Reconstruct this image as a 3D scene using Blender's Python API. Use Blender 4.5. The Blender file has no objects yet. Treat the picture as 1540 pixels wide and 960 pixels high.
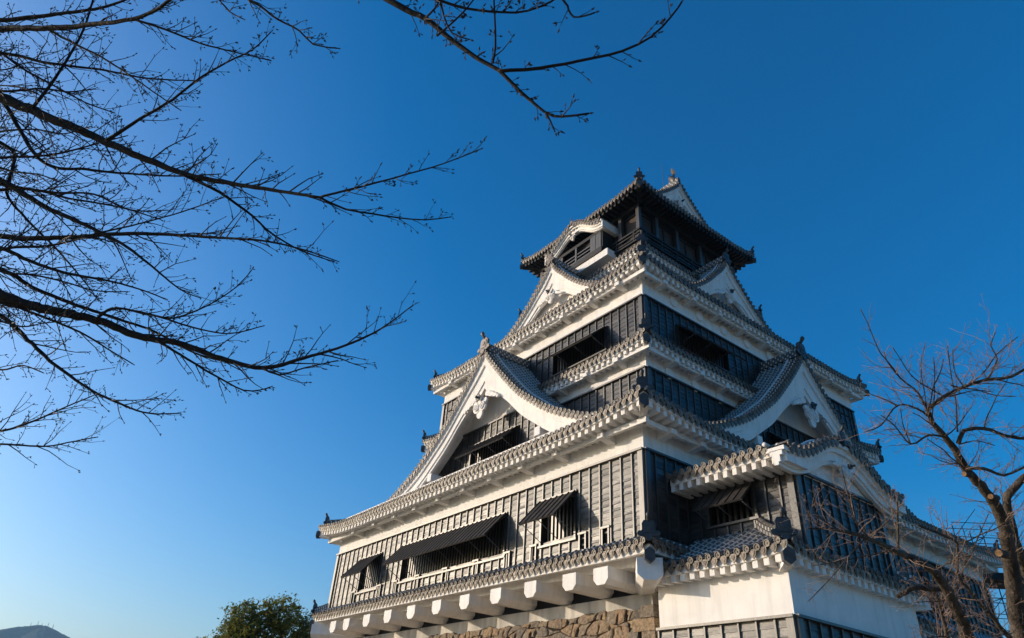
import bpy, math, random
from mathutils import Vector
random.seed(7)
R = math.radians
scn = bpy.context.scene
COL = scn.collection

# ------------------------------------------------------------------ camera, sky, sun, exposure
cam = bpy.data.cameras.new('camera'); co = bpy.data.objects.new('camera', cam); COL.objects.link(co)
cam.sensor_width = 36.0; cam.lens = 24.16; cam.clip_start = 0.1; cam.clip_end = 20000
from mathutils import Matrix
YAW, PITCH, ROLL = 2.5151, 0.5627, 0.0703
_f = Vector((math.cos(PITCH)*math.cos(YAW), math.cos(PITCH)*math.sin(YAW), math.sin(PITCH)))
_r = Vector((math.sin(YAW), -math.cos(YAW), 0)); _u = _r.cross(_f)
_r2 = _r*math.cos(ROLL) + _u*math.sin(ROLL); _u2 = -_r*math.sin(ROLL) + _u*math.cos(ROLL)
co.matrix_world = Matrix(((_r2.x, _u2.x, -_f.x, 16.621), (_r2.y, _u2.y, -_f.y, -18.565),
                          (_r2.z, _u2.z, -_f.z, -6.732), (0, 0, 0, 1)))
scn.camera = co
SUN_DIR = Vector((0.727, 0.645, -0.236)).normalized()          # the way the light travels
sl = bpy.data.lights.new('sun', 'SUN'); so = bpy.data.objects.new('sun', sl); COL.objects.link(so)
so.rotation_euler = SUN_DIR.to_track_quat('-Z', 'Y').to_euler()
sl.energy = 3.2; sl.angle = R(0.5); sl.color = (1.0, 0.83, 0.64)
w = bpy.data.worlds.new('World'); scn.world = w; w.use_nodes = True
nt = w.node_tree; nt.nodes.clear()
sky = nt.nodes.new('ShaderNodeTexSky'); sky.sky_type = 'NISHITA'; sky.sun_disc = False
sky.sun_elevation = math.asin(-SUN_DIR.z); sky.sun_rotation = math.atan2(-SUN_DIR.x, -SUN_DIR.y)
sky.altitude = 0; sky.air_density = 1.0; sky.dust_density = 2.3; sky.ozone_density = 4.0
hsv = nt.nodes.new('ShaderNodeHueSaturation'); hsv.inputs['Saturation'].default_value = 1.38
bg = nt.nodes.new('ShaderNodeBackground'); bg.inputs['Strength'].default_value = 0.15
wo = nt.nodes.new('ShaderNodeOutputWorld')
nt.links.new(sky.outputs[0], hsv.inputs['Color']); nt.links.new(hsv.outputs[0], bg.inputs['Color'])
nt.links.new(bg.outputs[0], wo.inputs['Surface'])
vs = scn.view_settings; vs.view_transform = 'Standard'; vs.look = 'None'; vs.exposure = 0.48; vs.gamma = 1.0

# ------------------------------------------------------------------ materials
def mat(name, col, rough=0.7, spec=0.3, var=0.0, scale=3.0, var2=None, bump=0.0, bscale=20.0, stretch=(1, 1, 1), dirt=None, island=None, streak=None):
    m = bpy.data.materials.new(name); m.use_nodes = True; n = m.node_tree; b = n.nodes['Principled BSDF']
    b.inputs['Roughness'].default_value = rough; b.inputs['Specular IOR Level'].default_value = spec
    tc = n.nodes.new('ShaderNodeTexCoord'); mp = n.nodes.new('ShaderNodeMapping'); mp.inputs['Scale'].default_value = stretch
    n.links.new(tc.outputs['Object'], mp.inputs['Vector'])
    if var or var2:
        nz = n.nodes.new('ShaderNodeTexNoise'); nz.inputs['Scale'].default_value = scale; nz.inputs['Detail'].default_value = 5
        n.links.new(mp.outputs[0], nz.inputs['Vector'])
        cr = n.nodes.new('ShaderNodeValToRGB'); cr.color_ramp.elements[0].position = 0.3; cr.color_ramp.elements[1].position = 0.7
        a = [max(0, c*(1-var)) for c in col]; c2 = var2 or [min(1, c*(1+var)) for c in col]
        cr.color_ramp.elements[0].color = (*a, 1); cr.color_ramp.elements[1].color = (*c2, 1)
        n.links.new(nz.outputs[0], cr.inputs['Fac']); out = cr.outputs[0]
        if dirt:
            wv = n.nodes.new('ShaderNodeTexNoise'); wv.inputs['Scale'].default_value = dirt[0]; wv.inputs['Detail'].default_value = 6
            n.links.new(mp.outputs[0], wv.inputs['Vector'])
            c3 = n.nodes.new('ShaderNodeValToRGB'); c3.color_ramp.elements[0].position = 0.5; c3.color_ramp.elements[1].position = 0.75
            c3.color_ramp.elements[0].color = (0, 0, 0, 1); c3.color_ramp.elements[1].color = (dirt[1],)*3 + (1,)
            n.links.new(wv.outputs[0], c3.inputs['Fac'])
            mx = n.nodes.new('ShaderNodeMix'); mx.data_type = 'RGBA'
            n.links.new(c3.outputs[0], mx.inputs[0]); n.links.new(out, mx.inputs[6]); mx.inputs[7].default_value = (*dirt[2], 1)
            out = mx.outputs[2]
        if streak:
            m2 = n.nodes.new('ShaderNodeMapping'); m2.inputs['Scale'].default_value = (1.6, 1.6, .10); n.links.new(tc.outputs['Object'], m2.inputs['Vector'])
            n2 = n.nodes.new('ShaderNodeTexNoise'); n2.inputs['Scale'].default_value = 2.2; n2.inputs['Detail'].default_value = 7; n2.inputs['Roughness'].default_value = .65; n.links.new(m2.outputs[0], n2.inputs['Vector'])
            c4 = n.nodes.new('ShaderNodeMapRange'); c4.inputs[1].default_value = .48; c4.inputs[2].default_value = .72; c4.inputs[4].default_value = streak[0]; n.links.new(n2.outputs[0], c4.inputs[0])
            mx2 = n.nodes.new('ShaderNodeMix'); mx2.data_type = 'RGBA'; n.links.new(c4.outputs[0], mx2.inputs[0]); n.links.new(out, mx2.inputs[6]); mx2.inputs[7].default_value = (*streak[1], 1); out = mx2.outputs[2]
        if island:
            ge = n.nodes.new('ShaderNodeNewGeometry'); r1 = n.nodes.new('ShaderNodeMapRange'); r1.inputs[3].default_value = island[0]; r1.inputs[4].default_value = island[1]; n.links.new(ge.outputs['Random Per Island'], r1.inputs[0])
            mx3 = n.nodes.new('ShaderNodeMix'); mx3.data_type = 'RGBA'; mx3.blend_type = 'MULTIPLY'; mx3.inputs[0].default_value = 1; n.links.new(out, mx3.inputs[6]); n.links.new(r1.outputs[0], mx3.inputs[7]); out = mx3.outputs[2]
            if len(island) > 2:
                wn = n.nodes.new('ShaderNodeTexWhiteNoise'); wn.noise_dimensions = '1D'; n.links.new(ge.outputs['Random Per Island'], wn.inputs['W'])
                r2 = n.nodes.new('ShaderNodeMapRange'); r2.inputs[3].default_value = island[2]; r2.inputs[4].default_value = island[3]; n.links.new(wn.outputs['Value'], r2.inputs[0]); n.links.new(r2.outputs[0], b.inputs['Roughness'])
        n.links.new(out, b.inputs['Base Color'])
    else:
        b.inputs['Base Color'].default_value = (*col, 1)
    if bump:
        nb = n.nodes.new('ShaderNodeTexNoise'); nb.inputs['Scale'].default_value = bscale; nb.inputs['Detail'].default_value = 4
        n.links.new(mp.outputs[0], nb.inputs['Vector'])
        bp = n.nodes.new('ShaderNodeBump'); bp.inputs['Strength'].default_value = bump; bp.inputs['Distance'].default_value = 0.03
        n.links.new(nb.outputs[0], bp.inputs['Height']); n.links.new(bp.outputs[0], b.inputs['Normal'])
    return m
M = {}
M['plaster'] = mat('plaster', (0.82, 0.79, 0.75), 0.85, 0.2, 0.05, 1.2, bump=0.12, bscale=6, dirt=(2.5, 0.30, (0.60, 0.57, 0.52)), streak=(.42, (0.50, 0.47, 0.43)))
M['tile'] = mat('tile', (0.105, 0.10, 0.095), 0.5, 0.45, 0.55, 7.0, bump=0.2, bscale=25)
M['joint'] = mat('joint', (0.60, 0.58, 0.55), 0.85, 0.2, 0.2, 6.0)
M['disc'] = mat('disc', (0.13, 0.10, 0.075), 0.42, 0.6, 0.45, 5.0, bump=0.5, bscale=40, island=(.6, 1.4, .36, .52))
M['darktile'] = mat('darktile', (0.045, 0.045, 0.048), 0.5, 0.45, 0.3, 5.0, bump=0.3, bscale=25)
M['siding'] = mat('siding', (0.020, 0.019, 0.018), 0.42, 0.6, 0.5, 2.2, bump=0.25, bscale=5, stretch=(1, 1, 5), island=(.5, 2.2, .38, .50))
M['siding_low'] = mat('sunlit_weathered_boards', (0.085, 0.078, 0.068), 0.42, 0.6, 0.45, 2.2, bump=0.25, bscale=5, stretch=(1, 1, 5), island=(.55, 1.7, .40, .52))  # weathered, and paler on sunlit faces only: sunlight put into the board colour
M['trim_low'] = mat('sunlit_weathered_trim', (0.16, 0.145, 0.125), 0.45, 0.6, 0.3, 2.0, bump=0.12, bscale=12, stretch=(4, 4, 1))  # battens of the same sunlit faces, sun brightness mixed into the weathered tone
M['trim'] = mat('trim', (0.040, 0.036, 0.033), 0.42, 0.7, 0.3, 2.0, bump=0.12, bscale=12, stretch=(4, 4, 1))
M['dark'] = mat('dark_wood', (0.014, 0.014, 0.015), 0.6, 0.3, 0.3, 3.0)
M['brownwood'] = mat('brown_wood', (0.05, 0.028, 0.016), 0.5, 0.4, 0.4, 2.0, stretch=(1, 1, 4))
M['void'] = mat('dark_interior', (0.006, 0.006, 0.007), 0.9, 0.1)
M['awning'] = mat('awning_board', (0.035, 0.030, 0.027), 0.65, 0.3, 0.3, 3.0, bump=0.2)
M['iron'] = mat('iron', (0.10, 0.10, 0.11), 0.5, 0.4)
def pmat(*names): return [M[k] for k in names]

# ------------------------------------------------------------------ mesh builder
class MB:
    def __init__(s): s.v = []; s.f = []; s.m = []; s.sm = []
    def add(s, vs, fs, m=0, sm=False):
        b = len(s.v); s.v.extend(vs)
        for f in fs: s.f.append(tuple(b+i for i in f)); s.m.append(m); s.sm.append(sm)
    def hexa(s, p, m=0):                    # 8 points: bottom 4, top 4
        s.add(p, [(3, 2, 1, 0), (4, 5, 6, 7), (0, 1, 5, 4), (1, 2, 6, 5), (2, 3, 7, 6), (3, 0, 4, 7)], m)
    def box(s, x0, x1, y0, y1, z0, z1, m=0):
        s.hexa([(x0, y0, z0), (x1, y0, z0), (x1, y1, z0), (x0, y1, z0), (x0, y0, z1), (x1, y0, z1), (x1, y1, z1), (x0, y1, z1)], m)
    def bar(s, a, b, w, h, m=0, up=(0, 0, 1)):      # rectangular bar from a to b
        a = Vector(a); b = Vector(b); t = (b-a).normalized(); sd = t.cross(Vector(up))
        if sd.length < 1e-4: sd = t.cross(Vector((1, 0, 0)))
        sd.normalize(); u = sd.cross(t); sd *= w/2; u *= h/2
        s.hexa([tuple(q) for q in (a-sd-u, a+sd-u, b+sd-u, b-sd-u, a-sd+u, a+sd+u, b+sd+u, b-sd+u)], m)
    def prism(s, pts, d, m=0):              # closed outline (3D points, planar) pushed along d
        n = len(pts); q = [(p[0]+d[0], p[1]+d[1], p[2]+d[2]) for p in pts]
        s.add(list(pts)+q, [tuple(range(n))[::-1], tuple(range(n, 2*n))] + [(i, (i+1) % n, n+(i+1) % n, n+i) for i in range(n)], m)
    def tube(s, pts, rad, n=6, m=0, sm=True, cap=True):
        pts = [Vector(p) for p in pts]; k = len(pts); rings = []
        t0 = (pts[1]-pts[0]).normalized(); nn = t0.cross(Vector((0.31, 0.47, 0.83))); nn.normalize()
        for i, p in enumerate(pts):
            t = (pts[min(i+1, k-1)] - pts[max(i-1, 0)])
            if t.length < 1e-9: t = t0
            t.normalize(); nn = nn - t*nn.dot(t)
            if nn.length < 1e-6: nn = t.orthogonal()
            nn.normalize(); bb = t.cross(nn); r = rad[i] if isinstance(rad, (list, tuple)) else rad
            for j in range(n):
                a = 2*math.pi*j/n; q = p + nn*(math.cos(a)*r) + bb*(math.sin(a)*r); rings.append((q.x, q.y, q.z))
        fs = []
        for i in range(k-1):
            for j in range(n):
                j2 = (j+1) % n; fs.append((i*n+j, i*n+j2, (i+1)*n+j2, (i+1)*n+j))
        if cap: fs.append(tuple(range(n))[::-1]); fs.append(tuple((k-1)*n+j for j in range(n)))
        s.add(rings, fs, m, sm)
    def build(s, name, mats, parent=None):
        me = bpy.data.meshes.new(name); me.from_pydata(s.v, [], s.f)
        for q in mats: me.materials.append(q)
        me.polygons.foreach_set('material_index', s.m); me.polygons.foreach_set('use_smooth', s.sm); me.update()
        o = bpy.data.objects.new(name, me); COL.objects.link(o)
        if parent: o.parent = parent
        return o
def thing(name, label, cat, loc=(0, 0, 0), group=None):
    o = bpy.data.objects.new(name, None); COL.objects.link(o); o.location = loc
    o['label'] = label; o['category'] = cat
    if group: o['group'] = group
    return o
def tag(o, label, cat, group=None, kind=None):
    o['label'] = label; o['category'] = cat
    if group: o['group'] = group
    if kind: o['kind'] = kind
    return o
class Frame:                                # a vertical face: s runs along it, o outwards, z up
    def __init__(s, c, A, O): s.c = c; s.A = A; s.O = O
    def P(s, a, o, z): return (s.c[0]+s.A[0]*a+s.O[0]*o, s.c[1]+s.A[1]*a+s.O[1]*o, z)
    def box(s, mb, a0, a1, o0, o1, z0, z1, m=0):
        mb.hexa([s.P(a0, o1, z0), s.P(a1, o1, z0), s.P(a1, o0, z0), s.P(a0, o0, z0), s.P(a0, o1, z1), s.P(a1, o1, z1), s.P(a1, o0, z1), s.P(a0, o0, z1)], m)
def frames(cx, cy): return {'front': Frame((cx, cy), (1, 0), (0, -1)), 'right': Frame((cx, cy), (0, 1), (1, 0)),
                            'back': Frame((cx, cy), (-1, 0), (0, 1)), 'left': Frame((cx, cy), (0, -1), (-1, 0))}
def vsub(a, b): return (a[0]-b[0], a[1]-b[1], a[2]-b[2])
def vnorm(a):
    l = math.sqrt(a[0]*a[0]+a[1]*a[1]+a[2]*a[2]) or 1; return (a[0]/l, a[1]/l, a[2]/l)
def vcross(a, b): return (a[1]*b[2]-a[2]*b[1], a[2]*b[0]-a[0]*b[2], a[0]*b[1]-a[1]*b[0])
def vmad(p, a, k): return (p[0]+a[0]*k, p[1]+a[1]*k, p[2]+a[2]*k)

# ------------------------------------------------------------------ tiles   (material slots: 0 tile, 1 white joint, 2 disc)
def round_row(mb, pts, S, r=0.085, band=True):
    nf = 6; cs = [(math.cos(math.pi*j/nf), math.sin(math.pi*j/nf)) for j in range(nf+1)]
    for k in range(len(pts)-1):
        T = vnorm(vsub(pts[k+1], pts[k])); N = vcross(S, T)
        if N[2] < 0: N = (-N[0], -N[1], -N[2])
        L = math.dist(pts[k], pts[k+1]); bl = min(0.07, L*0.5); vs = []
        st = [(0, r*1.16), (bl, r*1.12), (bl, r), (L, r)]
        jit = random.uniform(-0.012, 0.012)
        for d, rr in st:
            c = vmad(vmad(pts[k], T, d), S, jit)
            for cc, ss in cs: vs.append(vmad(vmad(c, S, rr*cc), N, rr*ss*1.05))
        n1 = nf+1
        for a, m in ((0, 1), (1, 1), (2, 0)):
            for j in range(nf):
                mm = 1 if (m == 0 and j in (0, nf-1)) else m
                if k == 0 and m == 1: mm = 2
                elif k < 2 and m == 0: mm = 0
                b = len(mb.v); mb.v.extend((vs[a*n1+j], vs[a*n1+j+1], vs[(a+1)*n1+j+1], vs[(a+1)*n1+j]))
                mb.f.append((b, b+1, b+2, b+3)); mb.m.append(mm); mb.sm.append(False)
def disc(mb, P, D, r=0.112, t=0.05, n=12):          # round eave tile end facing D
    D = vnorm(D); S = vnorm(vcross(D, (0, 0, 1))); U = vcross(S, D); vs = []
    for rr, d in ((r, -t), (r, 0.0), (r*0.78, 0.0), (r*0.72, -0.022), (r*0.3, -0.022), (r*0.2, 0.0)):
        for j in range(n):
            a = 2*math.pi*j/n; vs.append(vmad(vmad(vmad(P, S, rr*math.cos(a)), U, rr*math.sin(a)), D, d))
    fs = [(i*n+j, i*n+(j+1) % n, (i+1)*n+(j+1) % n, (i+1)*n+j) for i in range(5) for j in range(n)]
    mb.add(vs, fs + [tuple(5*n+j for j in range(n))], 2)
def pendant(mb, P, D, w=0.25, h=0.26, m=2):
    D = vnorm(D); S = vnorm(vcross(D, (0, 0, 1))); U = vcross(S, D)
    o = [(-w/2, 0.02), (w/2, 0.02), (w*0.5, -h*0.3), (w*0.28, -h*0.72), (0, -h), (-w*0.28, -h*0.72), (-w*0.5, -h*0.3)]
    mb.prism([vmad(vmad(P, S, a), U, b) for a, b in o], (-D[0]*0.035, -D[1]*0.035, -D[2]*0.035), m)
    mb.prism([vmad(vmad(vmad(P, S, a*0.5), U, b*0.5-h*0.15), D, 0.012) for a, b in o], (-D[0]*0.01, -D[1]*0.01, -D[2]*0.01), m)
def pans(mb, r0, r1):
    n = min(len(r0), len(r1))
    for k in range(n-1):
        a, b, c, d = r0[k], r1[k], r1[k+1], r0[k+1]
        m0 = ((a[0]+b[0])/2, (a[1]+b[1])/2, (a[2]+b[2])/2-0.02); m1 = ((c[0]+d[0])/2, (c[1]+d[1])/2, (c[2]+d[2])/2-0.055)
        a2 = (a[0], a[1], a[2]+0.03); b2 = (b[0], b[1], b[2]+0.03)
        a0 = (a[0], a[1], a[2]-0.005); b0 = (b[0], b[1], b[2]-0.005); mm = (m0[0], m0[1], m0[2]-0.035)
        mb.add([a2, m0, b2, c, m1, d], [(0, 1, 4, 5), (1, 2, 3, 4)], 0)
        mb.add([a0, mm, b0, a2, m0, b2], [(0, 1, 4, 3), (1, 2, 5, 4)], 1 if k else 0)
def ridge(mb, pts, w=0.34, h=0.42, layers=3):       # stacked ridge along pts, round row on top, joint lines
    for i in range(len(pts)-1):
        a = Vector(pts[i]); b = Vector(pts[i+1])
        for l in range(layers):
            z = h*(l+0.5)/layers; dz = Vector((0, 0, z))
            mb.bar(a+dz, b+dz, w*(1.0-0.12*l), h/layers*0.86, 0)
            dz2 = Vector((0, 0, h*(l+1)/layers-0.02)); mb.bar(a+dz2, b+dz2, w*(0.96-0.12*l), h/layers*0.16, 1)
        T = (b-a).normalized(); S = T.cross(Vector((0, 0, 1))).normalized()
        for l in range(layers):
            z = h*(l+0.5)/layers; nj = max(1, int((b-a).length/.30))
            for j in range(nj):
                c = a+(b-a)*((j+.5*(l % 2)+.25)/nj)+Vector((0, 0, z)); mb.bar(c-T*.035, c+T*.035, w*(1.0-0.12*l)+.012, h/layers*.7, 1)
        n = max(1, int((b-a).length/0.3)); up = Vector((0, 0, h-0.02))
        round_row(mb, [tuple(a+up+(b-a)*(k/n)) for k in range(n+1)], tuple(S), 0.095)
def end_tile(P, D, size=0.7, parent=None, horn=True, name='ridge_end_tile', m='darktile'):
    """shouldered ridge-end plaque with scroll feet, a relief boss and an upturned finial"""
    mb = MB(); D = Vector(D).normalized(); S = D.cross(Vector((0, 0, 1))).normalized(); U = S.cross(D); P = Vector(P); k = size
    def q(a, b, d=0): return tuple(P + S*a*k + U*b*k + D*d)
    o = [(-0.36, -0.05), (0.36, -0.05), (0.44, 0.02), (0.44, 0.2), (0.34, 0.28), (0.34, 0.62), (0.24, 0.78), (-0.24, 0.78), (-0.34, 0.62), (-0.34, 0.28), (-0.44, 0.2), (-0.44, 0.02)]
    mb.prism([q(a, b, 0) for a, b in o], tuple(-D*0.16*k), 0)
    i = [(-0.22, 0.12), (0.22, 0.12), (0.26, 0.56), (0.17, 0.69), (-0.17, 0.69), (-0.26, 0.56)]
    mb.prism([q(a, b, 0.03*k) for a, b in i], tuple(-D*0.03*k), 0)
    for sx in (-1, 1):
        mb.tube([q(sx*0.46, 0.1, 0.02), q(sx*0.46, 0.1, -0.12*k)], 0.13*k, 10, 0, False)
    mb.tube([q(0, 0.4, 0.06*k), q(0, 0.4, 0)], 0.13*k, 10, 0, False)
    mb.tube([q(0, -0.12, 0.06), q(0, -0.12, -0.2*k)], 0.17*k, 12, 0, False)
    if horn:
        pts = [q(0, 0.72, -0.12*k), q(0, 0.84, -.02*k), q(0, 0.95, 0.08*k), q(0, 1.06, 0.14*k), q(0, 1.17, 0.15*k)]
        mb.tube(pts, [0.12*k, 0.09*k, 0.1*k, 0.13*k, 0.05*k], 10, 0, True)
    return mb.build(name, pmat(m), parent)

def skirt(name, cx, cy, hx, hy, run, ze, rise, wall, sag=0.3, lift=0.35, ll=4.0, detail=('front', 'right'), pitch=0.33,
          bracket=None, soffit='plaster', brk_pos=None, parent=None, rafters=True, fascia_only=False, purlin=True, hips=True, horn=True, cut=None, onis=None, cap_out=.0):
    """hipped tile skirt round a storey: tiles, hips, white plastered eave with rafters, purlin, brackets, corner beams"""
    fr = frames(cx, cy); mb = MB(); ev = MB()
    if len(detail) == 2: detail = tuple(detail)
    def zf(d, t): return ze + rise*(t*(1-sag)+sag*t*t) + lift*max(0, 1-d/ll)**2*(1-t)
    halves = {'front': (hx, hy), 'right': (hy, hx), 'back': (hx, hy), 'left': (hy, hx)}
    for sd, F in fr.items():
        hl, ho = halves[sd]; lo = cut.get(sd, (-hl, hl)) if cut else (-hl, hl)
        det = sd in detail
        # base sheet
        ns = 40
        for i in range(ns):
            sa = -hl + 2*hl*i/ns; sb = -hl + 2*hl*(i+1)/ns
            if sb < lo[0] or sa > lo[1]: continue
            for k in range(5):
                vv = []
                for s_, kk in ((sa, k), (sb, k), (sb, k+1), (sa, k+1)):
                    d = hl-abs(s_); t = min(1, d/run)*kk/5
                    vv.append(F.P(s_, ho-run*t, zf(d, t)-0.10))
                mb.add(vv, [(0, 1, 2, 3)], 0)
        n = int(2*hl/pitch); off = (2*hl - n*pitch)/2; prev = None
        if det:
            ss = [-hl+off+pitch*(i+0.5) for i in range(n)]
            for i, s_ in enumerate(ss):
                if s_ < lo[0] or s_ > lo[1]: prev = None; continue
                d = hl-abs(s_); tm = min(1, d/run); L = tm*run*math.sqrt(1+(rise/run)**2); st = max(1, math.ceil(L/0.3))
                ts = [min(tm, k*0.3/L*tm) for k in range(st)] + [tm]
                pts = [F.P(s_, ho-run*t, zf(d, t)) for t in ts]
                S = (F.A[0], F.A[1], 0)
                up = [(p[0], p[1], p[2]+0.02) for p in pts]; up[0] = vmad(up[0], (F.O[0], F.O[1], 0), 0.04)
                round_row(mb, up, S)
                disc(mb, vmad(F.P(s_, ho+0.06+random.uniform(-.012, .012), zf(d, 0)+0.01+random.uniform(-.012, .012)), S, random.uniform(-.014, .014)), (F.O[0], F.O[1], -0.12+random.uniform(-.05, .05)))
                if prev: pans(mb, prev, pts)
                prev = pts
                sm = s_+pitch/2
                if sm < hl-0.1 and sm < lo[1]:
                    pendant(mb, F.P(sm, ho+0.03, zf(hl-abs(sm), 0)-0.05), (F.O[0], F.O[1], -0.15+random.uniform(-.04, .04)))
        # plastered eave: fascia, rafters, soffit, purlin
        nf = max(8, int(2*hl/0.8))
        for i in range(nf):
            sa = -hl+2*hl*i/nf; sb = -hl+2*hl*(i+1)/nf
            if sb < lo[0] or sa > lo[1]: continue
            za = zf(hl-abs(sa), 0); zb = zf(hl-abs(sb), 0); ia = min(0.24, max(0.07, hl-abs(sa))); 
            def cl(s_, o_): m_ = hl-(ho-o_); return max(-m_, min(m_, s_))
            def q(s_, o_, z_): return F.P(cl(s_, o_), o_, z_)
            f0, f1, fz = (.12, .26, .345) if not rafters else (.10, .22, .30)
            ev.hexa([q(sa, ho-f0, za-fz), q(sb, ho-f0, zb-fz), q(sb, ho-f1, zb-fz), q(sa, ho-f1, za-fz),
                     q(sa, ho-f0, za-.11), q(sb, ho-f0, zb-.11), q(sb, ho-f1, zb-.11), q(sa, ho-f1, za-.11)], 0)
            ov = ho-wall[0 if sd in ('left', 'right') else 1]
            ev.add([q(sa, ho-f1+.05, za-.20), q(sb, ho-f1+.05, zb-.20), q(sb, ho-ov-.02, ze-.20+ov*.20), q(sa, ho-ov-.02, ze-.20+ov*.20)], [(0, 1, 2, 3)], 0)
        ov = ho-wall[0 if sd in ('left', 'right') else 1]
        if rafters:
            rp = 0.40; nr = int(2*hl/rp); o2 = (2*hl-nr*rp)/2
            for i in range(nr+1):
                s_ = -hl+o2+i*rp; d = hl-abs(s_)
                if d < 0.3 or s_ < lo[0] or s_ > lo[1]: continue
                L = min(ov, d+0.1); z0 = zf(d, 0)-0.20; z1 = z0+(L-0.1)*0.06 - lift*max(0, 1-d/ll)**2*(L/ov)*0.6; hh = 0.32; eo = .15
                a0, a1 = s_-0.095, s_+0.095
                ev.hexa([F.P(a0, ho-eo, z0-hh), F.P(a1, ho-eo, z0-hh), F.P(a1, ho-L, z1-hh), F.P(a0, ho-L, z1-hh),
                         F.P(a0, ho-eo, z0+.02), F.P(a1, ho-eo, z0+.02), F.P(a1, ho-L, z1+.02), F.P(a0, ho-L, z1+.02)], 0)
        if purlin:
            wl = hl-(ov-0.7)-(0 if sd in ('front', 'back') else .205); F.box(ev, max(-wl, lo[0]), min(wl, lo[1]), ho-ov+0.42, ho-ov+0.58, ze-0.61, ze-0.40, 0)
    roof = mb.build('tiled_roof', pmat('tile', 'joint', 'disc'), parent)
    eave = ev.build('eave', [M[soffit]], roof)
    if bracket:
        bm = MB(); ovx = bracket
        first = None
        for sd in ('front', 'right'):
            F = fr[sd]; wl = wall[0] if sd == 'front' else wall[1]; wo_ = wall[1] if sd == 'front' else wall[0]
            for s_ in (brk_pos or {}).get(sd, []):
                b = MB()
                b.hexa([F.P(s_-.16, wo_+.74, ze-.66), F.P(s_+.16, wo_+.74, ze-.66), F.P(s_+.16, wo_-.02, ze-.76), F.P(s_-.16, wo_-.02, ze-.76),
                        F.P(s_-.16, wo_+.74, ze-.44), F.P(s_+.16, wo_+.74, ze-.44), F.P(s_+.16, wo_-.02, ze-.30), F.P(s_-.16, wo_-.02, ze-.30)], 0)
                b.build('bracket', [M[soffit]], roof)
    if hips:
        for (ix, iy) in ((1, -1), (-1, -1), (1, 1), (-1, 1)):
            if onis and (ix, iy) not in onis: continue
            pts = []
            for k in range(9):
                t = 1-k/8*0.94; d = t*run
                pts.append((cx+ix*(hx-d), cy+iy*(hy-d), zf(d, t)+0.04))
            hm = MB(); ridge(hm, pts, 0.34, 0.30, 2); hm.build('hip_ridge', pmat('tile', 'joint', 'disc'), roof)
            D = (ix*.7071, iy*.7071, 0); e = pts[-1]
            end_tile((e[0]+D[0]*.02, e[1]+D[1]*.02, e[2]+0.08), D, 0.66, roof, horn)
            # corner rafter with dark end cap
            c = MB(); a = Vector((cx+ix*(hx+cap_out), cy+iy*(hy+cap_out), zf(0, 0)-0.50)); DD = Vector(D); L = (min(hx-wall[0], hy-wall[1]))*1.414
            c.bar(a-DD*0.25, a-DD*(L+0.2)+Vector((0, 0, L*0.05-lift*.6)), 0.30, 0.40, 0)
            c.build('corner_rafter', [M[soffit]], roof)
            c = MB(); S = DD.cross(Vector((0, 0, 1))); 
            c.prism([tuple(a+S*(.20*math.cos(R(30+60*j)))+Vector((0, 0, .26*math.sin(R(30+60*j))))) for j in range(6)], tuple(-DD*0.27), 0)
            c.build('corner_cap', pmat('darktile'), roof)
    return roof

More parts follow.
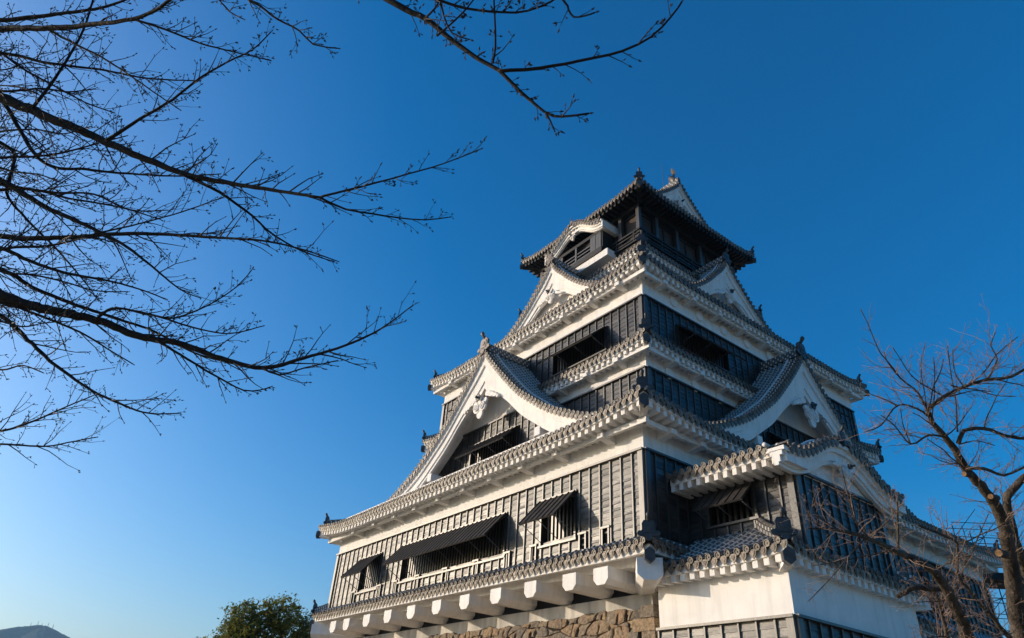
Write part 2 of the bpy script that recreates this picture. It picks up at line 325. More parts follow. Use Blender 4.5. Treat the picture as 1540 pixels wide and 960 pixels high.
# ------------------------------------------------------------------ board cladding (slots: 0 boards, 1 trim)
def siding(mb, F, o, s0, s1, z0, z1, openings=(), bat=0.575, board=0.25, corner=(True, True), tilt=0.016, ztop=None, cap=True):
    a, b = s0, s1; n = max(1, round((b-a)/bat)); st = (b-a)/n; nb = max(1, round((z1-z0)/board)); bh = (z1-z0)/nb
    def inside(s_, z_): return any(q[0] < s_ < q[1] and q[2] < z_ < q[3] for q in openings)
    for i in range(n):
        x0 = a+i*st; x1 = x0+st
        for j in range(nb):
            za = z0+j*bh; zb = za+bh
            if ztop and zb > ztop((x0+x1)/2): continue
            segs = [(x0, x1)]
            for q in openings:
                if q[2] < (za+zb)/2 < q[3]:
                    ns = []
                    for (u, v) in segs:
                        if v <= q[0] or u >= q[1]: ns.append((u, v)); continue
                        if u < q[0]: ns.append((u, q[0]))
                        if v > q[1]: ns.append((q[1], v))
                    segs = ns
            for (u, v) in segs:
                r = [random.uniform(-0.010, 0.010) for _ in range(4)]
                zm = za+bh*.42; e = tilt*.78
                mb.add([F.P(u, o+tilt+.008+r[0], za), F.P(v, o+tilt+.008+r[1], za), F.P(v, o+e+r[2]*.5, zm), F.P(u, o+e+r[3]*.5, zm), F.P(v, o+.004+r[2]*.3, zb), F.P(u, o+.004+r[3]*.3, zb), F.P(v, o-.01, za), F.P(u, o-.01, za)],
                       [(0, 1, 2, 3), (3, 2, 4, 5), (7, 6, 1, 0)], 0)
    for i in range(n+1):
        x = a+i*st; wd = 0.029
        if (i == 0 and corner[0]) or (i == n and corner[1]):
            sg = 1 if i == 0 else -1
            F.box(mb, min(x, x+sg*.24), max(x, x+sg*.24), o-.01, o+.10, z0, z1, 1); continue
        spans = [(z0, min(z1, ztop(x)) if ztop else z1)]
        if spans[0][1] <= z0: continue
        for q in openings:
            if q[0]-0.01 < x < q[1]+0.01:
                ns = []
                for (u, v) in spans:
                    if v <= q[2] or u >= q[3]: ns.append((u, v)); continue
                    if u < q[2]: ns.append((u, q[2]))
                    if v > q[3]: ns.append((q[3], v))
                spans = ns
        for (u, v) in spans: F.box(mb, x-wd, x+wd, o-.01, o+.075, u, v, 1)
    if cap: F.box(mb, s0-.03, s1+.03, o-.02, o+.16, z1, z1+.08, 1)
    for q in openings:                              # reveal of each opening
        for x in (q[0], q[1]):
            mb.add([F.P(x, o+.03, q[2]), F.P(x, o-.55, q[2]), F.P(x, o-.55, q[3]), F.P(x, o+.03, q[3])], [(0, 1, 2, 3)], 0)
        for z in (q[2], q[3]):
            mb.add([F.P(q[0], o+.03, z), F.P(q[1], o+.03, z), F.P(q[1], o-.55, z), F.P(q[0], o-.55, z)], [(0, 1, 2, 3)], 0)
        mb.add([F.P(q[0], o-.55, q[2]), F.P(q[1], o-.55, q[2]), F.P(q[1], o-.55, q[3]), F.P(q[0], o-.55, q[3])], [(0, 1, 2, 3)], 2)
def window(F, o, s0, s1, z0, z1, zh, parent, out=1.09, drop=1.2, ext=0.06, rods=3, sill=True):
    fr_ = MB()
    for x in (s0, s1): F.box(fr_, x-.05, x+.05, o-.05, o+.10, z0-.02, zh+.04, 0)
    F.box(fr_, s0-.12, s1+.12, o, o+.14, zh, zh+.09, 0)
    if sill: F.box(fr_, s0-.1, s1+.1, o-.02, o+.13, z0-.10, z0-.015, 0)
    wn = fr_.build('window', pmat('trim'), parent)
    lt = MB(); n = max(2, round((s1-s0)/0.24))
    for i in range(1, n): x = s0+(s1-s0)*i/n; F.box(lt, x-.05, x+.05, o-.24, o-.14, z0, z1, 0)
    lt.build('lattice', pmat('trim'), wn)
    aw = MB(); a = (out, -drop); L = math.hypot(*a); n_ = (drop/L, out/L); t = 0.035
    def q(s_, f, h): return F.P(s_, o+.10+out*f+n_[0]*h, zh+.02-drop*f+n_[1]*h)
    aw.hexa([q(s0-ext, 1, 0), q(s1+ext, 1, 0), q(s1+ext, 0, 0), q(s0-ext, 0, 0), q(s0-ext, 1, t), q(s1+ext, 1, t), q(s1+ext, 0, t), q(s0-ext, 0, t)], 0)
    n = max(3, round((s1-s0)/0.36))
    for i in range(n+1):
        x = s0-ext+.03+(s1-s0+2*ext-.06)*i/n
        aw.hexa([q(x-.025, 1, t-.002), q(x+.025, 1, t-.002), q(x+.025, 0, t-.002), q(x-.025, 0, t-.002), q(x-.025, 1, t+.035), q(x+.025, 1, t+.035), q(x+.025, 0, t+.035), q(x-.025, 0, t+.035)], 0)
    for f in (0.03, 0.97):
        aw.hexa([q(s0-ext, f+.03, -.03), q(s1+ext, f+.03, -.03), q(s1+ext, f-.03, -.03), q(s0-ext, f-.03, -.03), q(s0-ext, f+.03, .001), q(s1+ext, f+.03, .001), q(s1+ext, f-.03, .001), q(s0-ext, f-.03, .001)], 0)
    aw.build('awning', pmat('awning'), wn)
    nr = max(2, round((s1-s0)/1.3)+1)
    for i in range(nr):
        x = s0+.04+(s1-s0-.08)*i/(nr-1); rm = MB(); rm.tube([F.P(x, o+.06, z0+.12), q(x, .96, -.02)], 0.018, 5, 0); rm.build('awning_stay', pmat('iron'), wn)
    return wn

# ------------------------------------------------------------------ gables.  profile: list of (u, z), u = 0 ridge -> outwards
def prof_eval(prof, u):
    u = abs(u)
    if u <= prof[0][0]: return prof[0][1]
    for (a, za), (b, zb) in zip(prof, prof[1:]):
        if u <= b: return za+(zb-za)*(u-a)/(b-a)
    return prof[-1][1]
def smooth_prof(prof, n=40):                        # Catmull-Rom resample
    P = [prof[0]]+list(prof)+[prof[-1]]; out = []
    for i in range(1, len(P)-2):
        p0, p1, p2, p3 = P[i-1], P[i], P[i+1], P[i+2]
        for k in range(8):
            t = k/8; out.append(tuple(0.5*((2*p1[j])+(-p0[j]+p2[j])*t+(2*p0[j]-5*p1[j]+4*p2[j]-p3[j])*t*t+(-p0[j]+3*p1[j]-3*p2[j]+p3[j])*t**3) for j in (0, 1)))
    out.append(prof[-1]); return out
def resample(prof, step):
    pts = [prof[0]]; acc = 0
    for a, b in zip(prof, prof[1:]):
        L = math.dist(a, b)
        if L < 1e-9: continue
        pos = step-acc
        while pos <= L: pts.append((a[0]+(b[0]-a[0])*pos/L, a[1]+(b[1]-a[1])*pos/L)); pos += step
        acc = (acc+L) % step
    return pts
def gable(F, prof, wb, wf, parent, kake=0.9, board=None, depth=1.0, ridge_h=0.5, wall_back=0.65, wall_z=None, siding_z=None, soff=None, openings=(),
          orn=0.0, kake_all=False, ornz=None, eave_end=False, white=True, ridge_on=True, oni=0.9, ubmax=None, pitch=0.33, extra=0.0):
    """gable roof over frame F: u = along face (s), w = outward (o)"""
    P = smooth_prof(prof); mb = MB(); A3 = (F.A[0], F.A[1], 0); O3 = (F.O[0], F.O[1], 0)
    for sg in (-1, 1):
        # base sheet
        for (a, za), (b, zb) in zip(P, P[1:]):
            mb.add([F.P(sg*a, wb, za-.09), F.P(sg*b, wb, zb-.09), F.P(sg*b, wf-.05, zb-.09), F.P(sg*a, wf-.05, za-.09)], [(0, 1, 2, 3)], 0)
        # rows down the slope
        if not kake_all:
            rs = resample(P, 0.3)[::-1]; n = int((wf-kake-wb)/pitch); prev = None
            for i in range(n+1):
                wv = wf-kake-0.12-i*pitch
                pts = [F.P(sg*u, wv, z+.02) for u, z in rs]
                round_row(mb, pts, (O3[0], O3[1], 0)); base = [F.P(sg*u, wv, z) for u, z in rs]
                if eave_end: disc(mb, F.P(sg*(rs[0][0]+.05), wv, rs[0][1]), (sg*A3[0], sg*A3[1], -.12)); pendant(mb, F.P(sg*(rs[0][0]+.02), wv+pitch/2, rs[0][1]-.06), (sg*A3[0], sg*A3[1], -.15))
                if prev: pans(mb, prev, base)
                prev = base
            mb.tube([F.P(sg*u, wf-kake+.08, z+.10) for u, z in rs], 0.085, 7, 1)
        # verge rows pointing outwards
        kr = resample(P, pitch); k0 = wb if kake_all else wf-kake+.1; prev = None
        for i, (u, z) in enumerate(kr):
            if i == 0 and ridge_on: continue
            n = max(1, round((wf-k0)/0.3)); tz = (kr[min(i+1, len(kr)-1)][1]-kr[max(i-1, 0)][1]); tu = (kr[min(i+1, len(kr)-1)][0]-kr[max(i-1, 0)][0]) or 1e-3
            S = vnorm((A3[0]*sg*tu, A3[1]*sg*tu, tz))
            if sg < 0 and i == 0: continue
            pts = [F.P(sg*u, wf-(wf-k0)*k/n, z) for k in range(n+1)]
            round_row(mb, [(p[0], p[1], p[2]+.03) for p in pts], S)
            disc(mb, F.P(sg*u, wf+.04, z+.03), (O3[0], O3[1], -.1+random.uniform(-.05, .05)))
            if i+1 < len(kr):
                u2, z2 = kr[i+1]; pendant(mb, F.P(sg*(u+u2)/2, wf+.02, (z+z2)/2-.06), (O3[0], O3[1], -.12))
            if prev: pans(mb, prev, pts)
            prev = pts
    if ridge_on:
        ridge(mb, [F.P(0, wb, P[0][1]-.05), F.P(0, wf-.1, P[0][1]-.05)], 0.4, ridge_h, 3)
    g = mb.build('gable_roof', pmat('tile', 'joint', 'disc'), parent)
    if oni: end_tile(F.P(0, wf+.02, P[0][1]-.02), O3, oni, g, True, m='disc' if F.O[1] < 0 else 'darktile')
    # barge board: stepped plaster boards following the curve
    bb = MB(); B = board or [(u, z-.22) for u, z in P]
    Lmax = B[-1][0]
    def dzb(u): return depth*(1.15-0.35*min(1, u/Lmax))+extra*math.exp(-(u/1.3)**2)
    for (o0, o1, d0, d1) in ((wf-.16, wf-.62, 0.0, 0.34), (wf-.26, wf-.55, 0.34, 0.80), (wf-.33, wf-.50, 0.80, 1.0)):
        for sg in (-1, 1):
            for (a, za), (b, zb) in zip(B, B[1:]):
                da, db = dzb(a), dzb(b)
                p = [F.P(sg*a, o0, za-da*d1), F.P(sg*b, o0, zb-db*d1), F.P(sg*b, o1, zb-db*d1), F.P(sg*a, o1, za-da*d1),
                     F.P(sg*a, o0, za-da*d0), F.P(sg*b, o0, zb-db*d0), F.P(sg*b, o1, zb-db*d0), F.P(sg*a, o1, za-da*d0)]
                bb.hexa(p, 0)
    # plaster soffit strip between tiles and board
    for sg in (-1, 1):
        for (a, za), (b, zb) in zip(P, P[1:]):
            bb.hexa([F.P(sg*a, wf-.06, za-.24), F.P(sg*b, wf-.06, zb-.24), F.P(sg*b, wf-max(.75, wall_back), zb-.24), F.P(sg*a, wf-max(.75, wall_back), za-.24),
                     F.P(sg*a, wf-.06, za-.10), F.P(sg*b, wf-.06, zb-.10), F.P(sg*b, wf-max(.75, wall_back), zb-.10), F.P(sg*a, wf-max(.75, wall_back), za-.10)], 0)
    bb.build('barge_board', pmat('plaster'), g)
    # wall in the gable
    if wall_z is not None:
        wm = MB(); o = wf-wall_back
        for sg in (-1, 1):
            for (a, za), (b, zb) in zip(P, P[1:]):
                zl = siding_z if siding_z is not None else wall_z
                if max(za, zb)-.2 < zl: continue
                wm.add([F.P(sg*a, o, zl), F.P(sg*b, o, zl), F.P(sg*b, o, max(zl, zb-.15)), F.P(sg*a, o, max(zl, za-.15))], [(0, 1, 2, 3)], 0)
        wm.build('gable_wall', pmat('plaster'), g)
    if orn: ornament(F, wf-.12, ornz, orn, g, lambda u: prof_eval(B, u)-dzb(u))
    return g
def ornament(F, o, z, k, parent, zlow):             # carved white pendant with scrolls and lacy wings under a gable peak
    mb = MB(); kk = k*.62; cnt = [0]
    def lobe(a, b, r, o_, m=16, sq=1.0):
        cnt[0] += 1; o1 = o_+.004*(cnt[0] % 7)
        mb.prism([F.P(a+r*math.cos(2*math.pi*j/m), o1, b+r*sq*math.sin(2*math.pi*j/m)) for j in range(m)], (-F.O[0]*.13, -F.O[1]*.13, 0), 0)
    lobe(0, z+.42*kk, .40*kk, o-.02); lobe(0, z-.42*kk, .36*kk, o-.01, sq=1.35)
    for sg in (-1, 1):
        lobe(sg*.36*kk, z-.02*kk, .40*kk, o+.02); lobe(sg*.62*kk, z+.40*kk, .20*kk, o)
        sp = []
        for j in range(26):
            a = j/25*4.4*math.pi*.8; r = .33*(1-j/29); sp.append(F.P(sg*(.36+r*math.cos(a))*kk, o+.06, z+(-.02+r*math.sin(a))*kk))
        mb.tube(sp, .045*kk+.012, 5, 0)
        for q in range(7):
            u = (.55+.17*q)*k*.8; lobe(sg*u, zlow(u)-.03*k+.03*k*(q % 2), (.15-.013*q)*k, o-.03, 9)
    g = mb.build('gable_ornament', pmat('plaster'), parent)
    kb = MB(); kb.prism([F.P(.17*k*math.cos(R(60*j)), o+.12, z+.42*k+.17*k*math.sin(R(60*j))) for j in range(6)], (F.O[0]*.10, F.O[1]*.10, 0), 0)
    kb.tube([F.P(0, o+.12, z+.42*k), F.P(0, o+.36, z+.42*k)], 0.06*k, 8, 0)
    kb.build('ornament_boss', pmat('darktile'), parent)
    return g
# ================================================================== ground and distance
gm = mat('ground', (0.36, 0.285, 0.18), 0.95, 0.1, 0.4, 0.4)
M['ground'] = gm
g = MB(); N = 24
g.add([(-9000, -9000, -8.4), (9000, -9000, -8.4), (9000, 9000, -8.4), (-9000, 9000, -8.4)], [(0, 1, 2, 3)], 0)
go = g.build('ground', [gm]); go['kind'] = 'structure'

# ================================================================== the keep
CX, CY = -13.0, 14.523
keep = thing('castle_keep', 'tall white and black castle keep with stacked tiled roofs and gables on a stone base', 'castle', (CX, CY, -2.3))
KEEP_LOC = Vector((CX, CY, -2.3))
FK = frames(CX, CY); FF, FR, FB, FL = FK['front'], FK['right'], FK['back'], FK['left']
HX1, HY1, HX3, HY3 = 13.0, 14.523, 9.557, 10.211
W_OPEN = [(7.17, 9.30, 0.58, 2.36), (-4.44, 4.69, 0.58, 2.36), (-9.30, -6.95, 0.58, 2.36)]

# --- ground storey
b = MB(); b.box(CX-HX1, 0, 0, 2*HY1, 3.25, 5.6, 0)
b.box(CX-HX1+.02, -.02, .02, 2*HY1-.02, -.92, -.06, 0)
b.build('plaster_wall', pmat('plaster'), keep)
b = MB(); b.box(CX-HX1+.6, -.6, .6, 2*HY1-.6, -.05, 3.25, 0); b.build('core_wall', pmat('void'), keep)
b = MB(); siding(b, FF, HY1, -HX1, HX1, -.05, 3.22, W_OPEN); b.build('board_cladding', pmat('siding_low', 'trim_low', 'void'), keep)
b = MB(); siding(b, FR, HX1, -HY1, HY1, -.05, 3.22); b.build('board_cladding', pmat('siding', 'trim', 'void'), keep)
b = MB()
for F, o, hl in ((FL, HX1, HY1), (FB, HY1, HX1)): F.box(b, -hl, hl, o-.6, o, -.05, 3.22, 0)
b.build('board_cladding', pmat('siding'), keep)
for q in W_OPEN: window(FF, HY1, q[0], q[1], q[2], q[3], 2.40, keep)
def gun_port(F, o, s_, z_):
    p = MB(); 
    for ds in (-.17, .17): F.box(p, s_+ds-.035, s_+ds+.035, o-.02, o+.11, z_-.32, z_+.32, 0)
    F.box(p, s_-.24, s_+.24, o-.02, o+.13, z_+.30, z_+.38, 0); F.box(p, s_-.2, s_+.2, o-.02, o+.11, z_-.36, z_-.29, 0)
    F.box(p, s_-.14, s_+.14, o-.01, o+.02, z_-.3, z_+.3, 1)
    p.build('gun_port', pmat('trim', 'void'), keep)
for s_ in (11.0, 9.75, 6.75, 4.95, 2.6, 0.0, -2.6, -4.85, -6.6, -9.7): gun_port(FF, HY1, s_, 0.32)

# --- overhang: beams, recessed wall, plinth
b = MB(); b.box(CX-11.6, CX+11.6, CY-13.1, CY+13.1, -1.80, -.9, 0)
b.build('recessed_wall', pmat('dark'), keep)
M['plinth'] = mat('plinth', (0.52, 0.49, 0.44), 0.9, 0.2, 0.25, 1.4, stretch=(1, 1, 0.25), bump=0.25, bscale=14, dirt=(2.2, 0.7, (0.24, 0.24, 0.24)))
b = MB(); b.box(CX-11.98, -1.02, 1.25, 2*HY1-1.25, -2.6, -1.54, 0); b.build('plinth', pmat('plinth'), keep)
BX = [-1.8, -3.47, -5.77, -8.07, -10.37, -12.67, -14.97, -17.3, -19.6, -22.0, -23.7]
def beam_at(P, D, L, w=.74, zt=-.9, zb=-1.5, name='overhang_beam'):
    D = Vector(D); S = D.cross(Vector((0, 0, 1))); P = Vector(P); h = w/2
    o = [(-h, zt), (h, zt), (h, zb+.19), (h*.52, zb), (-h*.52, zb), (-h, zb+.19)]
    m = MB(); m.prism([tuple(P+S*a+Vector((0, 0, z_))) for a, z_ in o], tuple(-D*L), 0); return m.build(name, pmat('plaster'), keep)
for x in BX: beam_at((x, -.55, 0), (0, -1, 0), 2.1)
for y in (9.5, 11.8, 14.1, 16.4, 18.7, 21, 23.3, 25.6, 27.3): beam_at((.55, y, 0), (1, 0, 0), 2.1)
for ix, iy, px, py in ((1, -1, .48, -.48), (-1, -1, -26.48, -.48)):
    beam_at((px, py, 0), (ix*.7071, iy*.7071, 0), 2.9, .86, -.88, -1.60, 'corner_beam')

# --- roofs
skirt('skirt roof', CX, CY, HX1+.68, HY1+.68, .70, -.40, .42, (HX1, HY1), sag=.2, lift=.06, ll=2.0, pitch=.345, parent=keep, rafters=False, purlin=False)
BR1 = {'front': [x+13 for x in (-1.59, -4.33, -6.64, -8.94, -11.2, -13.5, -15.75, -18.0, -20.35, -22.9)], 'right': [y-CY for y in (.95, 2.7, 5.0, 9.6, 11.9, 14.2, 16.5, 18.8, 21.1, 23.4, 25.7, 28)]}
skirt('main roof', CX, CY, HX1+1.22, HY1+1.22, 5.53, 4.60, 2.25, (HX1, HY1), lift=.42, ll=5.0, bracket=1, brk_pos=BR1, parent=keep)
P1 = [(0, 13.35), (.8, 12.35), (1.6, 11.45), (2.4, 10.6), (3.5, 9.5), (4.6, 8.65), (6.1, 7.6), (7.8, 6.75), (9.0, 6.25), (10.4, 5.8), (11.8, 5.45)]
for F, wf, wb in ((FF, 13.573, 10.0), (FR, 12.25, 9.3)):
    gb = gable(F, P1, wb, wf, keep, kake=.95, depth=1.05, wall_back=1.45, wall_z=9.25, siding_z=9.25, orn=1.25, ornz=9.65, oni=1.0, extra=1.0)
    ow = wf-1.45; op = [(-2.4, 2.0, 6.8, 8.15)]
    b = MB(); zt = lambda s_: prof_eval(P1, s_)-.45
    siding(b, F, ow+.02, -7.5, 7.5, 5.4, 9.25, op, corner=(False, False), ztop=zt, cap=False)
    F.box(b, -3.4, 3.4, ow, ow+.12, 9.22, 9.31, 1)
    b.build('board_cladding', pmat('siding', 'trim', 'void'), gb)
    window(F, ow+.02, -2.4, 2.0, 6.8, 8.15, 8.22, keep, out=.95, drop=.95)
    for sg in (-1, 1):                                # purlin stubs under the barge boards
        p = MB(); F.box(p, sg*5.0-.2, sg*5.0+.2, wf-1.1, wf-.3, 6.55, 7.0, 0); p.build('purlin_end', pmat('plaster'), gb)

# --- second and third storeys
b = MB(); b.box(CX-HX3, CX+HX3, CY-HY3, CY+HY3, 5.0, 6.3, 0); b.box(CX-HX3, CX+HX3, CY-HY3, CY+HY3, 9.7, 11.25, 0); b.box(CX-HX3, CX+HX3, CY-HY3, CY+HY3, 13.98, 16.2, 0)
b.build('plaster_wall', pmat('plaster'), keep)
b = MB(); b.box(CX-HX3+.6, CX+HX3-.6, CY-HY3+.6, CY+HY3-.6, 6.2, 14.1, 0); b.build('core_wall', pmat('void'), keep)
O3F = [(2.47, 6.83, 11.87, 13.2), (-6.83, -2.47, 11.87, 13.2)]; O3R = [(-7.59, -3.34, 11.97, 13.15), (3.34, 7.59, 11.97, 13.15)]
for F, o, hl, op in ((FF, HY3, HX3, O3F), (FR, HX3, HY3, O3R)):
    b = MB(); siding(b, F, o, -hl, hl, 6.2, 9.7, bat=.58); siding(b, F, o, -hl, hl, 11.2, 13.98, op, bat=.58)
    b.build('board_cladding', pmat('siding', 'trim', 'void'), keep)
    for q in op: window(F, o, *q, 13.2, keep, out=1.05, drop=.95)
b = MB()
for F, o, hl in ((FL, HX3, HY3), (FB, HY3, HX3)): F.box(b, -hl, hl, o-.6, o, 6.8, 9.7, 0); F.box(b, -hl, hl, o-.6, o, 11.2, 13.98, 0)
b.build('board_cladding', pmat('siding'), keep)
BR2 = {'front': [x+13 for x in (-4.83, -7.1, -9.4)] , 'right': [y-CY for y in (5.8, 7.8, 9.9)]}
skirt('second roof', CX, CY, 10.43, 11.05, .9, 10.96, .62, (HX3, HY3), sag=.2, lift=.28, ll=3.0, bracket=1, brk_pos=BR2, parent=keep)
BR3 = {'front': [x+13 for x in (-4.6, -6.85, -9.1, -11.35, -13.6, -15.85, -18.1, -20.9)], 'right': [y-CY for y in (5.4, 7.75, 10.0, 12.25, 14.5, 16.8, 19.0, 21.3, 23.6)]}
skirt('third roof', CX, CY, 10.50, 11.14, 4.85, 15.57, 3.3, (HX3, HY3), lift=.40, ll=4.2, bracket=1, brk_pos=BR3, parent=keep)
for y, z_ in ((6.78, 14.74), (8.94, 14.74), (11.1, 14.74), (13.3, 14.74), (15.5, 14.74), (17.7, 14.74), (20.0, 14.74), (10.0, 10.0), (8.0, 10.0), (6.0, 10.0)):
    p = MB(); F = FR; n = 20; s_ = y-CY; vs = []
    for rr, d in ((.34, 0), (.33, .07), (.27, .10)):
        for j in range(n): a = 2*math.pi*j/n; vs.append(F.P(s_+rr*math.cos(a)*.92, HX3+d, z_+rr*math.sin(a)))
    p.add(vs, [(i*n+j, i*n+(j+1) % n, (i+1)*n+(j+1) % n, (i+1)*n+j) for i in range(2) for j in range(n)]+[tuple(2*n+j for j in range(n))], 0)
    p.build('port_cover', pmat('plaster'), keep)
P3 = [(0, 22.35), (.7, 21.35), (1.3, 20.75), (1.9, 20.1), (2.6, 19.45), (3.5, 18.75), (4.2, 18.35), (5.2, 17.85), (6.2, 17.4), (7.2, 17.05)]
for F, wf, wb in ((FF, 8.763, 4.5), (FR, 8.23, 4.5)):
    gable(F, P3, wb, wf, keep, kake=.8, depth=.95, wall_back=.75, wall_z=16.6, siding_z=16.6, orn=.9, ornz=19.4, oni=.8, extra=.8)

# --- top storey
TH = 5.3
b = MB(); b.box(CX-TH+.1, CX+TH-.1, CY-TH+.1, CY+TH-.1, 16.5, 21.6, 0); b.build('plaster_wall', pmat('plaster'), keep)
skirt('veranda roof', CX, CY, 6.4, 6.4, 1.1, 21.45, .65, (5.2, 5.2), sag=.2, lift=.2, ll=2.2, parent=keep, purlin=False)
b = MB(); b.box(CX-TH-.1, CX+TH+.1, CY-TH-.1, CY+TH+.1, 21.9, 22.9, 0); b.box(CX-TH-.25, CX+TH+.25, CY-TH-.25, CY+TH+.25, 22.9, 23.02, 0)
b.build('veranda_floor', pmat('dark'), keep)
b = MB(); b.box(CX-4.9, CX+4.9, CY-4.9, CY+4.9, 23.0, 27.05, 0)
for F in FK.values():
    for k in range(-4, 5): F.box(b, k*1.2-.05, k*1.2+.05, 4.85, 4.97, 23.0, 26.4, 1)
    F.box(b, -4.85, 4.85, 4.85, 4.975, 24.3, 24.42, 1); F.box(b, -4.85, 4.85, 4.85, 4.975, 25.75, 25.95, 1)
b.build('inner_wall', pmat('brownwood', 'dark'), keep)
for F in FK.values():
    for s_ in (-5.2, -3.45, -1.3, 1.3, 3.45): 
        p = MB(); F.box(p, s_-.14, s_+.14, TH-.28, TH, 23.0, 26.4, 0); p.build('veranda_post', pmat('trim'), keep)
    p = MB()
    for z_, t in ((23.95, .07), (23.65, .05), (23.3, .05)): F.box(p, -TH-.1, TH+.1, TH+.02, TH+.13, z_-t, z_+t, 0)
    for k in range(-3, 4): F.box(p, k*1.6-.05, k*1.6+.05, TH+.03, TH+.12, 23.0, 23.95, 0)
    p.build('railing', pmat('dark'), keep)
b = MB()
for F in FK.values(): F.box(b, -TH-.06*(F in (FF, FB)), TH+.06*(F in (FF, FB)), TH-.4, TH+.06, 25.98, 26.5, 0); F.box(b, -TH-.2*(F in (FF, FB)), TH+.2*(F in (FF, FB)), TH-.4, TH+.22, 26.5, 26.8, 0)
b.box(CX-TH, CX+TH, CY-TH, CY+TH, 26.8, 27.1, 0)
b.build('lintel', pmat('dark'), keep)
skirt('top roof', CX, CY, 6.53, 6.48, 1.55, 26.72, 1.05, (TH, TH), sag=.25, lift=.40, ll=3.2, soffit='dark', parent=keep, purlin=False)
PT = [(0, 31.75), (.6, 31.05), (1.2, 30.45), (1.8, 29.9), (3.2, 28.75), (4.3, 28.0), (5.0, 27.65)]
gt = gable(FR, PT, -4.9, 5.05, keep, kake=.75, depth=.75, wall_back=.6, wall_z=27.6, siding_z=27.6, orn=.55, ornz=29.6, oni=0, ridge_h=.6, extra=.4)
def ridge_fish(o_, sg):
    """dolphin-tailed ridge fish: head down on the ridge, body arched, forked tail in the air"""
    m = MB(); pts = []; rad = []
    for k in range(13):
        t = k/12; pts.append(FR.P(0, o_-sg*(.15+.42*math.sin(t*2.4)-.25*t), 32.2+.85*t)); rad.append(.20*(1-t)**.6*(.75+.5*math.sin(min(1, t*3)*1.57))+.045)
    m.tube(pts, rad, 10, 0)
    top = FR.P(0, o_-sg*.18, 33.0)
    for a in (-1, 1):
        m.prism([top, (top[0]+sg*.1, top[1]+a*.1, top[2]+.15), (top[0]-sg*.05, top[1]+a*.34, top[2]+.42), (top[0]-sg*.25, top[1]+a*.12, top[2]+.14)], (.06, 0, .0), 0)
        m.prism([FR.P(a*.18, o_-sg*.35, 32.6), FR.P(a*.42, o_-sg*.5, 32.85), FR.P(a*.2, o_-sg*.55, 32.95)], (.05, .03, 0), 0)
    for k in range(5): z_ = 32.35+.13*k; m.prism([FR.P(0, o_-sg*(.62+.04*k), z_), FR.P(0, o_-sg*(.86+.0*k), z_+.17), FR.P(0, o_-sg*(.6), z_+.2)], (0, .05, 0), 0)
    m.build('ridge_fish', pmat('disc'), gt)
ridge_fish(4.75, 1); ridge_fish(-4.6, -1)
b = MB(); b.tube([(-9.6, CY, 31.9), (-9.6, CY, 35.0)], [.03, .012], 6, 0); b.build('lightning_rod', pmat('iron'), keep)

# --- bay with cusped gable on the sunny side of the top storey
PK = [(0, 27.0), (.5, 26.93), (1.0, 26.68), (1.5, 26.3), (2.0, 25.95), (2.5, 25.75), (3.1, 25.72)]
FKB = Frame((CX-.15, CY), (1, 0), (0, -1))
gk = gable(FKB, PK, 4.2, 6.68, keep, kake_all=True, depth=.55, wall_back=.7, wall_z=None, orn=.45, ornz=25.75, oni=.42, ridge_on=False)
for sg in (-1, 1):
    b = MB(); FKB.box(b, sg*3.08-.06, sg*3.08+.06, 4.4, 6.55, 24.95, 25.55, 0); FKB.box(b, min(sg*2.5, sg*3.05), max(sg*2.5, sg*3.05), 4.4, 6.3, 25.02, 25.12, 0)
    b.build('eave_board', pmat('plaster'), gk)
b = MB(); FKB.box(b, -3.25, 3.25, 5.0, 6.22, 22.55, 23.12, 0); b.build('bay_sill', pmat('plaster'), keep)
b = MB()
FKB.box(b, -2.75, 2.75, 5.0, 6.3, 23.12, 23.55, 0)
for sg in (-1, 1): FKB.box(b, min(sg*2.66, sg*2.74), max(sg*2.66, sg*2.74), 4.6, 6.16, 23.5, 25.2, 0)
FKB.box(b, -2.75, 2.75, 6.0, 6.18, 24.98, 25.25, 0); FKB.box(b, -2.7, 2.7, 5.2, 5.3, 25.2, 27.0, 0)
for sg in (-1, 1):
    for k in range(4): FKB.box(b, sg*(1.62+k*.28)-.125, sg*(1.62+k*.28)+.125, 6.10, 6.17+.02*(k % 2), 23.5, 25.0, 1)
for z_ in (24.35, 24.05, 23.75): FKB.box(b, -1.5, 1.5, 6.08, 6.16, z_-.05, z_+.05, 1)
FKB.box(b, -.08, .08, 6.05, 6.2, 23.5, 24.95, 1)
b.build('bay_window', pmat('dark', 'trim'), keep)

for o in list(keep.children): o.matrix_parent_inverse = Matrix.Translation(-KEEP_LOC)

# ================================================================== annex
annex = thing('castle_annex', 'smaller castle wing with a curved cusped gable standing beside the keep on the shaded side', 'castle wing', (2.385, 4.55, -8.4))
FA = frames(2.25, 5.2); AF, AR = FA['front'], FA['right']
L = frames(2.385, 4.575)
b = MB(); b.box(-.3, 4.77, .75, 8.4, -2.9, -.75, 0); b.box(0.05, 4.5, 2.4, 8.0, 1.97, 2.75, 0); b.build('plaster_wall', pmat('plaster'), annex)
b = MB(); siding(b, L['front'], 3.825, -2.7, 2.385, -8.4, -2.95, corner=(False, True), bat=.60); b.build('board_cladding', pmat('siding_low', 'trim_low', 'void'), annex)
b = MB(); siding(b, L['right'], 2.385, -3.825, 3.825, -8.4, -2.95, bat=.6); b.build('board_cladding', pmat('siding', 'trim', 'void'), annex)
b = MB(); b.box(-.3, 4.2, 1.3, 7.9, -8.4, -2.9, 0); b.box(.05, 3.9, 3.0, 7.4, -1.2, 2.0, 0); b.build('core_wall', pmat('void'), annex)
